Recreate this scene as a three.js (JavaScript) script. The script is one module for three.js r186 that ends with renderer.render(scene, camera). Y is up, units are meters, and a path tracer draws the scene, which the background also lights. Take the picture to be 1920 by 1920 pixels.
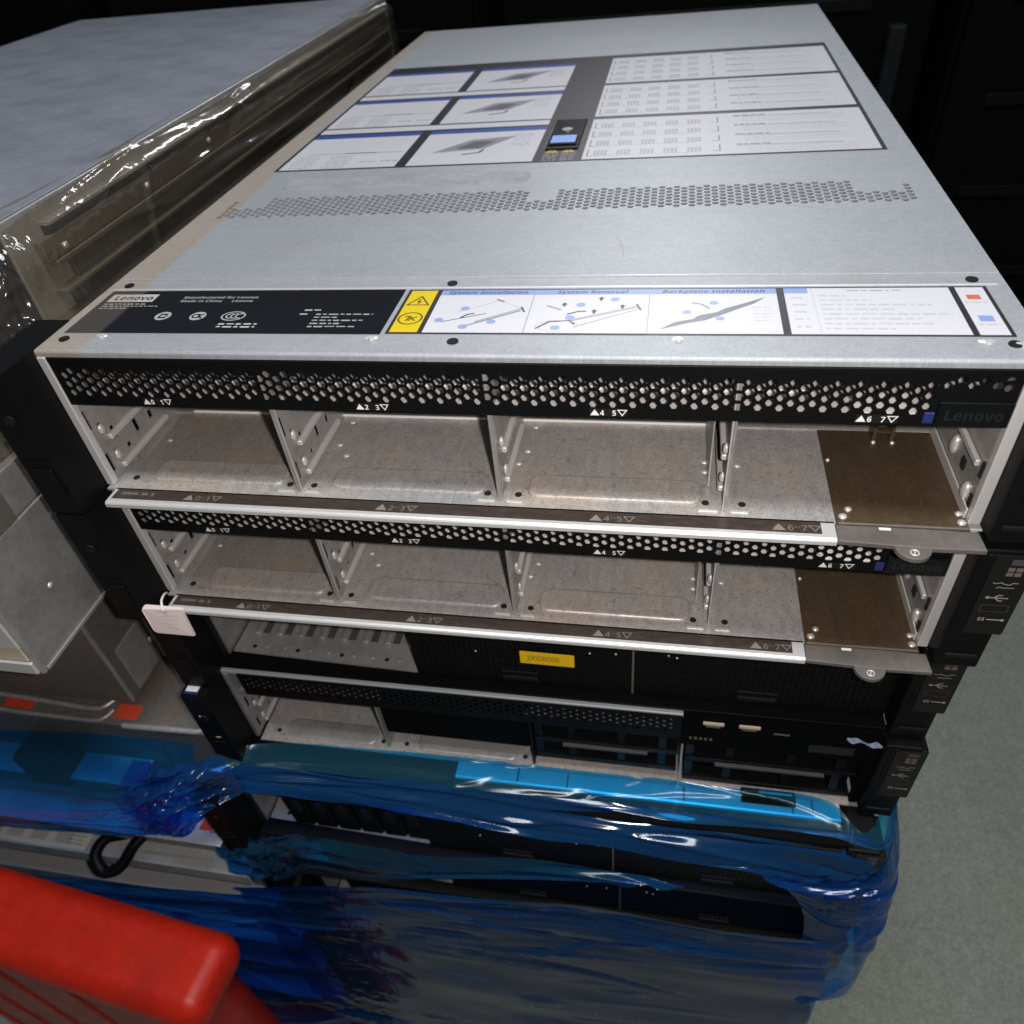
import * as THREE from 'three';
import { mergeGeometries, toCreasedNormals } from 'three/addons/utils/BufferGeometryUtils.js';
import { RoundedBoxGeometry } from 'three/addons/geometries/RoundedBoxGeometry.js';
import { RectAreaLightUniformsLib } from 'three/addons/lights/RectAreaLightUniformsLib.js';

// ---------------------------------------------------------------- camera, light, exposure
const H = 1.05;                                   // height of the top server's lid above the floor
const scene = new THREE.Scene();
const RX = new THREE.Vector3(0.98144353, -0.08815034, -0.17028832);
const RY = new THREE.Vector3(-0.04817827, 0.74621916, -0.66395468);
const RF = new THREE.Vector3(-0.18560024, -0.65983822, -0.72812504);
const EYE = new THREE.Vector3(0.2994151, 0.16434882 + H, 0.28020638);
const camera = new THREE.PerspectiveCamera(67.775, 1, 0.02, 40);
camera.position.copy(EYE); camera.up.copy(RY); camera.lookAt(EYE.clone().add(RF));
camera.focus = 0.37; camera.userData.fStop = 13;
scene.add(camera); camera.updateMatrixWorld();

scene.background = new THREE.Color(0.030, 0.033, 0.037);
const renderer = new THREE.WebGLRenderer({ antialias: true });
renderer.toneMapping = THREE.LinearToneMapping; renderer.toneMappingExposure = 1.75;
renderer.shadowMap.enabled = true;
RectAreaLightUniformsLib.init();

// the phone's flash, two centimetres beside its lens
const flash = new THREE.PointLight(new THREE.Color(1.0, 0.93, 0.90), 0.29, 0, 2);
flash.position.copy(EYE).addScaledVector(RX, 0.024).addScaledVector(RY, 0.004);
flash.castShadow = true; flash.shadow.radius = 0.25; scene.add(flash);

function ceilingLamp(x, y, z, w, d, power, color, name, label) {
  const g = new THREE.Group(); g.name = name; g.position.set(x, y, z); scene.add(g);
  g.userData = { label, category: 'ceiling lamp' };
  const housing = new THREE.Mesh(new THREE.BoxGeometry(w + 0.06, 0.05, d + 0.06), new THREE.MeshStandardMaterial({ color: 0xcccccc, roughness: 0.6 }));
  housing.name = 'lamp_housing'; housing.position.y = 0.035; g.add(housing);
  const c = new THREE.Color(...color);
  const glow = new THREE.Mesh(new THREE.BoxGeometry(w, 0.01, d), new THREE.MeshStandardMaterial({ color: 0x000000, emissive: c, emissiveIntensity: 1 }));
  glow.name = 'lamp_tube'; glow.position.y = 0.003; g.add(glow);
  const l = new THREE.RectAreaLight(c, power, w, d);
  l.position.set(0, -0.004, 0); l.lookAt(0, -1, 0); g.add(l);
  l.rotation.set(-Math.PI / 2, 0, 0);
}
ceilingLamp(0.45, H + 2.3, 0.30, 1.3, 0.5, 12.5, [0.92, 0.97, 1.0], 'ceiling_lamp', 'long cool white ceiling lamp above the front of the stack');
ceilingLamp(0.23, H + 2.3, -5.2, 0.35, 4.5, 20, [0.97, 0.96, 1.0], 'ceiling_lamp_001', 'narrow ceiling lamp running away behind the stack');

// ---------------------------------------------------------------- helpers
let seed = 7;
const rnd = () => { seed = (seed * 1664525 + 1013904223) >>> 0; return seed / 4294967296; };
const rr = (a, b) => a + (b - a) * rnd();
function hash(x, y, s) { let n = Math.imul(x, 374761393) ^ Math.imul(y, 668265263) ^ Math.imul(s, 2246822519); n = Math.imul(n ^ (n >>> 13), 1274126177); return ((n ^ (n >>> 16)) >>> 0) / 4294967296; }
function vn(x, y, s, per = 0) {
  const xi = Math.floor(x), yi = Math.floor(y), fx = x - xi, fy = y - yi, u = fx * fx * (3 - 2 * fx), v = fy * fy * (3 - 2 * fy);
  const w = (a) => per ? ((a % per) + per) % per : a;
  const a = hash(w(xi), w(yi), s), b = hash(w(xi + 1), w(yi), s), c = hash(w(xi), w(yi + 1), s), d = hash(w(xi + 1), w(yi + 1), s);
  return (a * (1 - u) + b * u) * (1 - v) + (c * (1 - u) + d * u) * v;
}
function fbm(x, y, s, o = 4, per = 0) { let t = 0, a = 0.5, n = 0, f = 1; for (let i = 0; i < o; i++) { t += a * vn(x * f, y * f, s + i, per * f); n += a; a *= 0.5; f *= 2; } return t / n; }
const clamp = (v, a = 0, b = 1) => Math.min(b, Math.max(a, v));
function noiseTex(size, fn, srgb) {
  const d = new Uint8Array(size * size * 4);
  for (let j = 0; j < size; j++) for (let i = 0; i < size; i++) {
    const c = fn(i / size, j / size), k = (j * size + i) * 4;
    for (let q = 0; q < 3; q++) d[k + q] = Math.round(255 * clamp(c.length ? c[q] : c));
    d[k + 3] = 255;
  }
  const t = new THREE.DataTexture(d, size, size); t.wrapS = t.wrapT = THREE.RepeatWrapping; t.magFilter = THREE.LinearFilter; t.minFilter = THREE.LinearMipmapLinearFilter; t.generateMipmaps = true;
  if (srgb) t.colorSpace = THREE.SRGBColorSpace; t.needsUpdate = true; return t;
}
function rep(t, u, v = u) { const c = t.clone(); c.repeat.set(u, v); c.needsUpdate = true; return c; }
function canvasTex(w, h, draw) {
  const c = document.createElement('canvas'); c.width = w; c.height = h; const g = c.getContext('2d'); draw(g, w, h);
  const t = new THREE.CanvasTexture(c); t.colorSpace = THREE.SRGBColorSpace; t.anisotropy = 8; return t;
}
const used = {};
function numbered(n) { if (!(n in used)) { used[n] = 0; return n; } used[n]++; return n + '_' + String(used[n]).padStart(3, '0'); }
function thing(name, label, category, x = 0, y = 0, z = 0, group) {
  const o = new THREE.Group(); o.name = numbered(name); o.position.set(x, y, z); scene.add(o);
  o.userData = { label, category }; if (group) o.userData.group = group; return o;
}
function boxUV(g) {                                // uv in metres, by the face's main direction
  if (g.index) g = g.toNonIndexed();
  const p = g.attributes.position, uv = new Float32Array(p.count * 2), a = new THREE.Vector3(), b = new THREE.Vector3(), c = new THREE.Vector3();
  for (let i = 0; i < p.count; i += 3) {
    a.fromBufferAttribute(p, i); b.fromBufferAttribute(p, i + 1).sub(a); c.fromBufferAttribute(p, i + 2).sub(a); b.cross(c);
    const nx = Math.abs(b.x), ny = Math.abs(b.y), nz = Math.abs(b.z);
    for (let k = 0; k < 3; k++) {
      const x = p.getX(i + k), y = p.getY(i + k), z = p.getZ(i + k);
      const [u, v] = ny >= nx && ny >= nz ? [x, z] : nx >= nz ? [z, y] : [x, y];
      uv[(i + k) * 2] = u; uv[(i + k) * 2 + 1] = v;
    }
  }
  g.setAttribute('uv', new THREE.BufferAttribute(uv, 2)); return g;
}
function clean(g) { if (g.index) g = g.toNonIndexed(); for (const k of Object.keys(g.attributes)) if (!['position', 'normal', 'uv'].includes(k)) g.deleteAttribute(k); g.morphAttributes = {}; return g; }
function obj(name, geos, mat, parent, keepUV) {
  geos = (Array.isArray(geos) ? geos : [geos]).map(clean);
  let g = geos.length > 1 ? mergeGeometries(geos) : geos[0];
  if (!keepUV) g = boxUV(g);
  const m = new THREE.Mesh(g, mat); m.name = name; m.castShadow = m.receiveShadow = true; parent.add(m); return m;
}
function B(x0, x1, y0, y1, z0, z1, r) {
  const g = r ? new RoundedBoxGeometry(x1 - x0, y1 - y0, z1 - z0, 2, r) : new THREE.BoxGeometry(x1 - x0, y1 - y0, z1 - z0);
  g.translate((x0 + x1) / 2, (y0 + y1) / 2, (z0 + z1) / 2); return g;
}
function shapeOf(pts) { const s = new THREE.Shape(); pts.forEach((p, i) => i ? s.lineTo(p[0], p[1]) : s.moveTo(p[0], p[1])); s.closePath(); return s; }
function profileX(pts, x0, x1) {                   // outline in (z, y) drawn out along x
  const g = new THREE.ExtrudeGeometry(shapeOf(pts.map(([z, y]) => [-z, y])), { depth: x1 - x0, bevelEnabled: false });
  g.rotateY(Math.PI / 2); g.translate(x0, 0, 0); return g;
}
function wallX(shape, x, t) { const g = new THREE.ExtrudeGeometry(shape, { depth: t, bevelEnabled: false }); g.rotateY(Math.PI / 2); g.translate(x, 0, 0); return g; }   // shape in (-z, y)
function slab(shape, y, t, bevel = 0, bs = bevel) {          // shape in (x, -z) lying at height y, t thick
  const g = new THREE.ExtrudeGeometry(shape, { depth: t - bevel, bevelEnabled: bevel > 0, bevelThickness: bevel, bevelSize: bs, bevelSegments: 3 });
  g.rotateX(-Math.PI / 2); g.translate(0, y, 0); return g;
}
function hexPath(x, y, r, flat = true) { const p = new THREE.Path(); for (let i = 0; i <= 6; i++) { const a = -i * Math.PI / 3 + (flat ? 0 : Math.PI / 6); i ? p.lineTo(x + r * Math.cos(a), y + r * Math.sin(a)) : p.moveTo(x + r * Math.cos(a), y + r * Math.sin(a)); } return p; }
function rectPath(x0, x1, y0, y1) { const p = new THREE.Path(); p.moveTo(x0, y0); p.lineTo(x0, y1); p.lineTo(x1, y1); p.lineTo(x1, y0); p.closePath(); return p; }
function roundRect(x0, x1, y0, y1, r) {
  const s = new THREE.Shape(); s.moveTo(x0 + r, y0); s.lineTo(x1 - r, y0); s.absarc(x1 - r, y0 + r, r, -Math.PI / 2, 0); s.lineTo(x1, y1 - r); s.absarc(x1 - r, y1 - r, r, 0, Math.PI / 2);
  s.lineTo(x0 + r, y1); s.absarc(x0 + r, y1 - r, r, Math.PI / 2, Math.PI); s.lineTo(x0, y0 + r); s.absarc(x0 + r, y0 + r, r, Math.PI, 1.5 * Math.PI); return s;
}
function dome(x, y, z, rx, ry, rz) { const g = new THREE.SphereGeometry(1, 12, 8); g.scale(rx, ry, rz); g.translate(x, y, z); return g; }
function disc(x, y, z, r, h = 0.0006, axis = 'y') { const g = new THREE.CylinderGeometry(r, r, h, 16); if (axis === 'z') g.rotateX(Math.PI / 2); if (axis === 'x') g.rotateZ(Math.PI / 2); g.translate(x, y, z); return g; }
function flatTop(x0, x1, z0, z1, y) {              // printed sheet lying flat, its texture's top edge at the back (z0 < z1)
  const g = new THREE.BoxGeometry(x1 - x0, 0.0002, z1 - z0); g.translate((x0 + x1) / 2, y, (z0 + z1) / 2);
  const p = g.attributes.position, uv = g.attributes.uv;
  for (let i = 0; i < p.count; i++) uv.setXY(i, (p.getX(i) - x0) / (x1 - x0), (z1 - p.getZ(i)) / (z1 - z0));
  return g;
}
function flatFront(x0, x1, y0, y1, z) {            // printed sheet standing upright
  const g = new THREE.BoxGeometry(x1 - x0, y1 - y0, 0.0002); g.translate((x0 + x1) / 2, (y0 + y1) / 2, z);
  const p = g.attributes.position, uv = g.attributes.uv;
  for (let i = 0; i < p.count; i++) uv.setXY(i, (p.getX(i) - x0) / (x1 - x0), (p.getY(i) - y0) / (y1 - y0));
  return g;
}

// ---------------------------------------------------------------- materials
const grain = noiseTex(512, (u, v) => { const f = fbm(u * 40, v * 40, 3, 3, 40), g = fbm(u * 6, v * 6, 9, 4, 6), h = hash(Math.floor(u * 512), Math.floor(v * 512), 5); return 0.80 + 0.10 * (f - 0.5) + 0.16 * (g - 0.5) + 0.10 * (h - 0.5); }, true);
const roughT = noiseTex(256, (u, v) => 0.78 + 0.3 * (fbm(u * 12, v * 12, 21, 4, 12) - 0.5));
const rust = noiseTex(512, (u, v) => {
  const a = fbm(u * 5, v * 5, 31, 5, 5), b = fbm(u * 60, v * 24, 41, 3, 60), h = hash(Math.floor(u * 512), Math.floor(v * 512), 6), k = 0.76 + 0.12 * (a - 0.5) + 0.10 * (b - 0.5) + 0.20 * (h - 0.5) - 0.10 * clamp((fbm(u * 110, v * 110, 47, 2, 110) - 0.68) * 6), w = clamp((a - 0.45) * 2.5);
  return [k * (1 + 0.01 * w), k * (1 - 0.035 * w), k * (1 - 0.08 * w)];
}, true);
const fine = noiseTex(256, (u, v) => 0.5 + 0.6 * (fbm(u * 64, v * 64, 51, 2, 64) - 0.5));
const std = (o) => new THREE.MeshStandardMaterial(o);
const phys = (o) => new THREE.MeshPhysicalMaterial(o);
const M = {
  lidSteel: std({ color: new THREE.Color(0.50, 0.535, 0.55), metalness: 0.35, roughness: 0.6, roughnessMap: rep(roughT, 4) }),
  steel: std({ color: new THREE.Color(0.60, 0.585, 0.56), metalness: 0.45, roughness: 0.55, map: rep(grain, 8), roughnessMap: rep(roughT, 9) }),
  floorSteel: std({ color: new THREE.Color(0.75, 0.73, 0.712), metalness: 0.35, roughness: 0.6, map: rep(rust, 5), roughnessMap: rep(roughT, 9) }),
  edge: std({ color: new THREE.Color(0.62, 0.61, 0.595), metalness: 0.35, roughness: 0.45, roughnessMap: rep(roughT, 20) }),
  bright: std({ color: new THREE.Color(0.80, 0.78, 0.75), metalness: 0.6, roughness: 0.3 }),
  brownSteel: std({ color: new THREE.Color(0.60, 0.555, 0.505), metalness: 0.35, roughness: 0.62, map: rep(rust, 7), roughnessMap: rep(roughT, 9) }),
  roofSteel: std({ color: new THREE.Color(0.66, 0.62, 0.59), metalness: 0.1, roughness: 0.6 }),
  bronze: std({ color: new THREE.Color(0.20, 0.145, 0.088), metalness: 0.5, roughness: 0.5, map: rep(rust, 6), roughnessMap: rep(roughT, 9) }),
  bezelGrey: std({ color: new THREE.Color(0.20, 0.175, 0.16), metalness: 0.2, roughness: 0.6, map: rep(grain, 10) }),
  black: phys({ color: new THREE.Color(0.0035, 0.0035, 0.0038), roughness: 0.5, specularIntensity: 0.3 }),
  blackMatte: phys({ color: new THREE.Color(0.0022, 0.0022, 0.0024), roughness: 0.8, specularIntensity: 0.15 }),
  blackGloss: phys({ color: new THREE.Color(0.003, 0.0035, 0.004), roughness: 0.3, specularIntensity: 0.5 }),
  charcoal: phys({ color: new THREE.Color(0.008, 0.0085, 0.0095), roughness: 0.6, specularIntensity: 0.4 }),
  caddyGrey: std({ color: new THREE.Color(0.06, 0.055, 0.052), roughness: 0.6 }),
  paleZinc: std({ color: new THREE.Color(0.84, 0.88, 0.88), metalness: 0.2, roughness: 0.5, map: rep(grain, 8) }),
  dark: std({ color: new THREE.Color(0.004, 0.004, 0.004), roughness: 0.9 }),
  white: std({ color: new THREE.Color(0.75, 0.74, 0.72), roughness: 0.6 }),
  shadeSteel: std({ color: new THREE.Color(0.58, 0.57, 0.56), metalness: 0.5, roughness: 0.5, map: rep(grain, 8), roughnessMap: rep(roughT, 8) }),
  dullSteel: std({ color: new THREE.Color(0.31, 0.29, 0.265), metalness: 0.4, roughness: 0.6, map: rep(rust, 6), roughnessMap: rep(roughT, 8) }),
  beige: std({ color: new THREE.Color(0.62, 0.52, 0.38), roughness: 0.5 }),
  blue: std({ color: new THREE.Color(0.018, 0.025, 0.14), roughness: 0.4 }),
  latchBlue: std({ color: new THREE.Color(0.22, 0.36, 0.78), roughness: 0.45 }),
  red: std({ color: new THREE.Color(0.55, 0.05, 0.02), roughness: 0.6 }),
  yellow: std({ color: new THREE.Color(0.85, 0.50, 0.0), roughness: 0.55 }),
};

// ---------------------------------------------------------------- printed matter
const INK = '#15171c';
function squiggle(g, x, y, w, h, n) { g.beginPath(); for (let i = 0; i <= n; i++) { const px = x + w * i / n, py = y + (rnd() - 0.5) * h; i ? g.lineTo(px, py) : g.moveTo(px, py); } g.stroke(); }
function textLine(g, x, y, w, h, color) {          // a line of print too small to read
  g.fillStyle = color; let p = x; while (p < x + w) { const l = rr(h * 0.8, h * 3.2); g.fillRect(p, y, Math.min(l, x + w - p), h * rr(0.55, 0.8)); p += l + h * 0.6; }
}
const makerLabel = canvasTex(1536, 416, (g, w, h) => {
  g.fillStyle = INK; g.fillRect(0, 0, w, h);
  g.fillStyle = '#b9b6b2'; g.fillRect(30, 38, 250, 78); g.fillStyle = INK; g.font = 'bold 62px sans-serif'; g.fillText('Lenovo', 52, 98);
  g.fillStyle = '#9d9b98'; g.font = '20px sans-serif'; textLine(g, 34, 134, 230, 12, '#a9a7a4'); textLine(g, 34, 156, 300, 12, '#a9a7a4'); textLine(g, 34, 178, 150, 12, '#a9a7a4');
  g.fillStyle = '#a5a4a2'; g.font = 'bold 32px sans-serif'; g.fillText('Manufactured for Lenovo', 430, 84); g.fillText('Made in China', 430, 120); g.fillText('Lenovo', 700, 120);
  for (const [x, k] of [[420, 0], [600, 1], [780, 2]]) {
    g.strokeStyle = g.fillStyle = '#a9a8a7'; g.lineWidth = 8;
    if (k === 0) { g.beginPath(); g.arc(x, 258, 40, 0, 7); g.fill(); g.fillStyle = INK; g.fillRect(x - 20, 236, 40, 44); g.fillStyle = '#a9a8a7'; g.fillRect(x - 12, 248, 24, 20); }
    if (k === 1) { g.beginPath(); g.arc(x, 258, 40, 0, 7); g.fill(); g.strokeStyle = INK; g.lineWidth = 9; g.beginPath(); g.arc(x - 10, 258, 16, 1, 5.4); g.stroke(); g.beginPath(); g.moveTo(x + 4, 238); g.lineTo(x + 4, 280); g.moveTo(x + 26, 238); g.lineTo(x + 6, 258); g.lineTo(x + 26, 280); g.stroke(); }
    if (k === 2) { g.beginPath(); g.ellipse(x, 258, 56, 40, 0, 0, 7); g.stroke(); for (const d of [-22, 2, 26]) { g.beginPath(); g.arc(x + d + 8, 258, 20, 1.2, 5.1); g.stroke(); } }
  }
  { const gr = g.createLinearGradient(178, 0, 202, 0); gr.addColorStop(0, 'rgba(150,136,120,0.36)'); gr.addColorStop(1, 'rgba(140,128,112,0)'); g.fillStyle = gr; g.fillRect(0, 0, 210, h); }  // warm reflection painted across the left end of the label
  for (let i = 0; i < 2; i++) textLine(g, 740, 326 + i * 26, 190, 18, '#b5b4b2');
  textLine(g, 1110, 196, 80, 16, '#b0afad'); textLine(g, 1100, 234, 40, 14, '#b0afad');
  for (let i = 0; i < 5; i++) textLine(g, 1180, 236 + i * 28, [270, 110, 240, 150, 220][i], 15, '#a4a3a1');
});
function arrowUp(g, x, y, s) { g.fillStyle = '#33343a'; g.beginPath(); g.moveTo(x, y - s); g.lineTo(x + s * 0.8, y); g.lineTo(x + s * 0.3, y); g.lineTo(x + s * 0.3, y + s); g.lineTo(x - s * 0.3, y + s); g.lineTo(x - s * 0.3, y); g.lineTo(x - s * 0.8, y); g.fill(); }
function dot(g, x, y, r) { g.fillStyle = '#9db2e4'; g.beginPath(); g.arc(x, y, r, 0, 7); g.fill(); }
const guideLabel = canvasTex(2048, 352, (g, w, h) => {            // 0.263 m by 0.045 m
  const X = (m) => (m - 0.1735) / 0.2622 * w;
  g.fillStyle = '#2b2a30'; g.fillRect(0, 0, w, h);
  g.fillStyle = '#f2d400'; g.fillRect(12, 10, X(0.1885) - 12, h - 20);
  g.strokeStyle = '#4b4410'; g.lineWidth = 6; g.beginPath(); g.moveTo(64, 60); g.lineTo(106, 130); g.lineTo(22, 130); g.closePath(); g.stroke();
  g.beginPath(); g.moveTo(66, 82); g.lineTo(58, 102); g.lineTo(70, 102); g.lineTo(62, 122); g.stroke();
  g.beginPath(); g.ellipse(64, 238, 44, 44, 0, 0, 7); g.stroke(); g.beginPath(); g.moveTo(40, 222); g.lineTo(58, 222); g.lineTo(52, 258); g.moveTo(66, 222); g.lineTo(62, 256); g.moveTo(88, 224); g.lineTo(70, 240); g.lineTo(86, 256); g.stroke();
  const P = (a, b, title) => { g.fillStyle = '#e9e8ec'; g.fillRect(X(a), 8, X(b) - X(a), h - 16); if (title !== null) { g.fillStyle = '#94aee6'; g.fillRect(X(a), 8, X(b) - X(a), 42); g.fillStyle = '#3c435c'; g.font = 'italic bold 33px sans-serif'; g.textAlign = 'center'; g.fillText(title, (X(a) + X(b)) / 2, 40); g.textAlign = 'left'; } };
  P(0.1908, 0.2372, 'System Installation'); P(0.2376, 0.2915, 'System Removal'); P(0.2919, 0.3480, 'Backplane Installation');
  P(0.3512, 0.4203, null); P(0.4228, 0.4341, null);
  g.fillStyle = '#b9bac4'; g.fillRect(X(0.2372), 8, 3, h - 16); g.fillRect(X(0.2915), 8, 3, h - 16);
  g.lineCap = 'round';
  const line = (a, lw, c) => { g.strokeStyle = c; g.lineWidth = lw; g.beginPath(); a.forEach(([x, y], i) => i ? g.lineTo(x, y) : g.moveTo(x, y)); g.stroke(); };
  let x0 = X(0.1908);
  line([[x0 + 55, 262], [x0 + 110, 240], [x0 + 205, 200]], 5, '#55565f'); line([[x0 + 150, 292], [x0 + 330, 178]], 6, '#6a6a74'); line([[x0 + 180, 262], [x0 + 335, 160]], 12, '#b9b8c0'); line([[x0 + 330, 150], [x0 + 345, 186]], 7, '#444'); line([[x0 + 100, 190], [x0 + 240, 96]], 3, '#b6b6be'); line([[x0 + 240, 96], [x0 + 330, 160]], 3, '#c6c6cc');
  line([[x0 + 230, 88], [x0 + 256, 104]], 8, '#666'); line([[x0 + 120, 230], [x0 + 140, 206], [x0 + 160, 200]], 8, '#3d3e44');
  for (const [a, b] of [[120, 160], [40, 250], [140, 300], [236, 262]]) dot(g, x0 + a, b, 17);
  x0 = X(0.2376);
  line([[x0 + 160, 250], [x0 + 380, 150]], 16, '#b4b3bc'); line([[x0 + 170, 300], [x0 + 390, 165]], 4, '#7c7c86'); line([[x0 + 380, 130], [x0 + 395, 172]], 7, '#444'); line([[x0 + 60, 140], [x0 + 110, 170]], 10, '#a2a2ab'); line([[x0 + 40, 310], [x0 + 80, 262], [x0 + 150, 252], [x0 + 170, 278]], 9, '#5b5b63'); line([[x0 + 140, 205], [x0 + 175, 184], [x0 + 200, 182]], 8, '#3d3e44');
  for (const [a, b] of [[120, 130], [250, 84], [330, 146], [232, 184]]) arrowUp(g, x0 + a, b, 16); for (const [a, b] of [[180, 132], [150, 230], [106, 306], [300, 90]]) dot(g, x0 + a, b, 17);
  g.strokeStyle = '#c3c3ca'; g.lineWidth = 3; g.beginPath(); g.ellipse(x0 + 110, 292, 74, 40, 0, 0, 7); g.stroke();
  x0 = X(0.2919);
  g.fillStyle = '#85878f'; g.beginPath(); [[36, 318], [90, 262], [150, 240], [170, 214], [230, 190], [262, 160], [330, 120], [400, 74], [360, 124], [300, 168], [250, 208], [190, 250], [130, 272], [90, 292]].forEach(([a, b], i) => i ? g.lineTo(x0 + a, b) : g.moveTo(x0 + a, b)); g.fill();
  line([[x0 + 150, 120], [x0 + 180, 130], [x0 + 205, 160]], 9, '#9a9ba2'); line([[x0 + 160, 252], [x0 + 200, 216]], 8, '#8b8c94'); for (const [a, b] of [[222, 120], [130, 190], [240, 236]]) dot(g, x0 + a, b, 15);
  for (let i = 0; i < 5; i++) textLine(g, x0 + 350, 150 + i * 24, 60, 10, '#cfced6');
  x0 = X(0.3512); g.fillStyle = '#94aee6'; g.fillRect(x0, 8, 80, 40); for (let i = 0; i < 5; i++) textLine(g, x0 + 20, 78 + i * 52, 46, 18, '#cfcfda'); g.fillStyle = '#d4d3dc'; g.fillRect(x0 + 92, 8, 3, 336);
  textLine(g, x0 + 210, 24, 180, 14, '#b9b9c6'); for (let i = 0; i < 8; i++) textLine(g, x0 + 112, 62 + i * 34, [90, 160, 350, 240, 400, 300, 330, 210][i], 15, '#d0cfdb');
  x0 = X(0.4228); g.fillStyle = '#e07a5c'; g.fillRect(x0 + 22, 64, 42, 34); textLine(g, x0 + 8, 118, 70, 10, '#d8c6c8'); g.fillStyle = '#8fb0ea'; g.fillRect(x0 + 22, 214, 44, 40); textLine(g, x0 + 14, 270, 60, 12, '#d8c6c8');
});
const sheetLabel = canvasTex(2048, 1536, (g, w, h) => {            // 0.411 m by 0.308 m, front edge at the bottom
  const X = (m) => (m - 0.0179) / 0.4113 * w, Y = (d) => h - d / 0.308 * h;   // d: metres behind the front edge
  g.fillStyle = '#1e1f27'; g.fillRect(0, 0, w, h);
  const panel = (a, b, d0, d1) => { g.fillStyle = '#e4e1e4'; g.fillRect(X(a), Y(d1), X(b) - X(a), Y(d0) - Y(d1)); };
  const bar = (a, b, d0, d1, c = '#2f55a4') => { g.fillStyle = c; g.fillRect(X(a), Y(d1), X(b) - X(a), Y(d0) - Y(d1)); };
  for (let k = 0; k < 3; k++) {
    const o = k * 0.1;
    panel(0.0205, 0.108, o + 0.002, o + 0.083); bar(0.0205, 0.108, o + 0.074, o + 0.083); panel(0.1158, 0.2055, o + 0.002, o + 0.083); bar(0.1158, 0.2055, o + 0.074, o + 0.083);
    if (k) { panel(0.0205, 0.2055, o - 0.013, o - 0.001); }
    g.fillStyle = '#8a8890'; g.fillRect(X(0.03), Y(o + 0.036), X(0.105) - X(0.03), 5); g.fillStyle = '#2c2c34'; g.fillRect(X(0.06), Y(o + 0.0365), X(0.085) - X(0.06), 8);
    for (let c = 0; c < 2; c++) for (let i = 0; i < 6; i++) textLine(g, X(0.026 + c * 0.026), Y(o + 0.030 - i * 0.0048), 86, 8, '#8f8d96');
    for (let c = 0; c < 2; c++) textLine(g, X(0.078 + c * 0.016), Y(o + 0.016), 60, 9, '#6b6a72');
    g.strokeStyle = '#cfccd2'; g.lineWidth = 2; for (let i = 0; i < 14; i++) { g.beginPath(); g.moveTo(X(0.03 + i * 0.005), Y(o + 0.042)); g.lineTo(X(0.04 + i * 0.005), Y(o + 0.068)); g.stroke(); }
    g.fillStyle = '#9b9aa2'; g.beginPath(); g.moveTo(X(0.128), Y(o + 0.028)); g.lineTo(X(0.152), Y(o + 0.056)); g.lineTo(X(0.186), Y(o + 0.062)); g.lineTo(X(0.166), Y(o + 0.034)); g.fill();
    g.fillStyle = '#65646d'; g.beginPath(); g.moveTo(X(0.144), Y(o + 0.036)); g.lineTo(X(0.156), Y(o + 0.052)); g.lineTo(X(0.172), Y(o + 0.052)); g.lineTo(X(0.162), Y(o + 0.036)); g.fill();
    g.strokeStyle = '#27272d'; g.lineWidth = 9; g.beginPath(); g.moveTo(X(0.152), Y(o + 0.022)); g.lineTo(X(0.164), Y(o + 0.026)); g.lineTo(X(0.166), Y(o + 0.032)); g.stroke();
    g.strokeStyle = '#b4b2ba'; g.lineWidth = 4; for (let i = 0; i < 6; i++) squiggle(g, X(0.184), Y(o + 0.04 + i * 0.005), 70, 20, 8);
    panel(0.239, 0.4265, o + 0.002, o + 0.0945);
    for (let r = 0; r < 4; r++) for (let c = 0; c < 5; c++) { g.fillStyle = '#a3a2aa'; for (let a = 0; a < 4; a++) for (let b = 0; b < 4; b++) g.fillRect(X(0.246 + c * 0.0155) + a * 12, Y(o + 0.019 + r * 0.021) + b * 13, 9, 8); }
    for (let r = 0; r < 4; r++) { g.strokeStyle = '#77757e'; g.lineWidth = 4; const yy = Y(o + 0.008 + r * 0.021); g.beginPath(); g.moveTo(X(0.242), yy - 70); g.lineTo(X(0.242), yy); g.lineTo(X(0.246), yy); g.moveTo(X(0.329), yy - 70); g.lineTo(X(0.329), yy - 8); g.lineTo(X(0.324), yy - 8); g.stroke(); textLine(g, X(0.247), yy - 4, 330, 8, '#b5b4bc'); }
    for (let r = 0; r < 4; r++) { textLine(g, X(0.340), Y(o + 0.022 + r * 0.022), 110, 11, '#55545c'); g.fillStyle = '#8e8d95'; g.fillRect(X(0.340), Y(o + 0.0195 + r * 0.022), 330, 5); for (let i = 0; i < 3; i++) textLine(g, X(0.346), Y(o + 0.0165 - i * 0.0045 + r * 0.022), 340, 8, '#c3c1c8'); }
  }
  bar(0.2085, 0.2365, 0, 0.308, '#1e1f27'); g.fillStyle = '#4f6b69'; g.fillRect(X(0.2102), Y(0.075), 4, Y(0.028) - Y(0.075));
  for (const xx of [0.2168, 0.2282]) { g.fillStyle = '#e0b010'; g.beginPath(); g.moveTo(X(xx), Y(0.027)); g.lineTo(X(xx + 0.005), Y(0.0185)); g.lineTo(X(xx - 0.005), Y(0.0185)); g.fill(); g.fillStyle = '#5a4608'; g.fillRect(X(xx) - 2, Y(0.0245), 4, 22); }
  for (let i = 0; i < 5; i++) for (const xx of [0.2115, 0.2238]) textLine(g, X(xx), Y(0.016 - i * 0.0032), 50, 9, '#a8a6a6');
});
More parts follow.
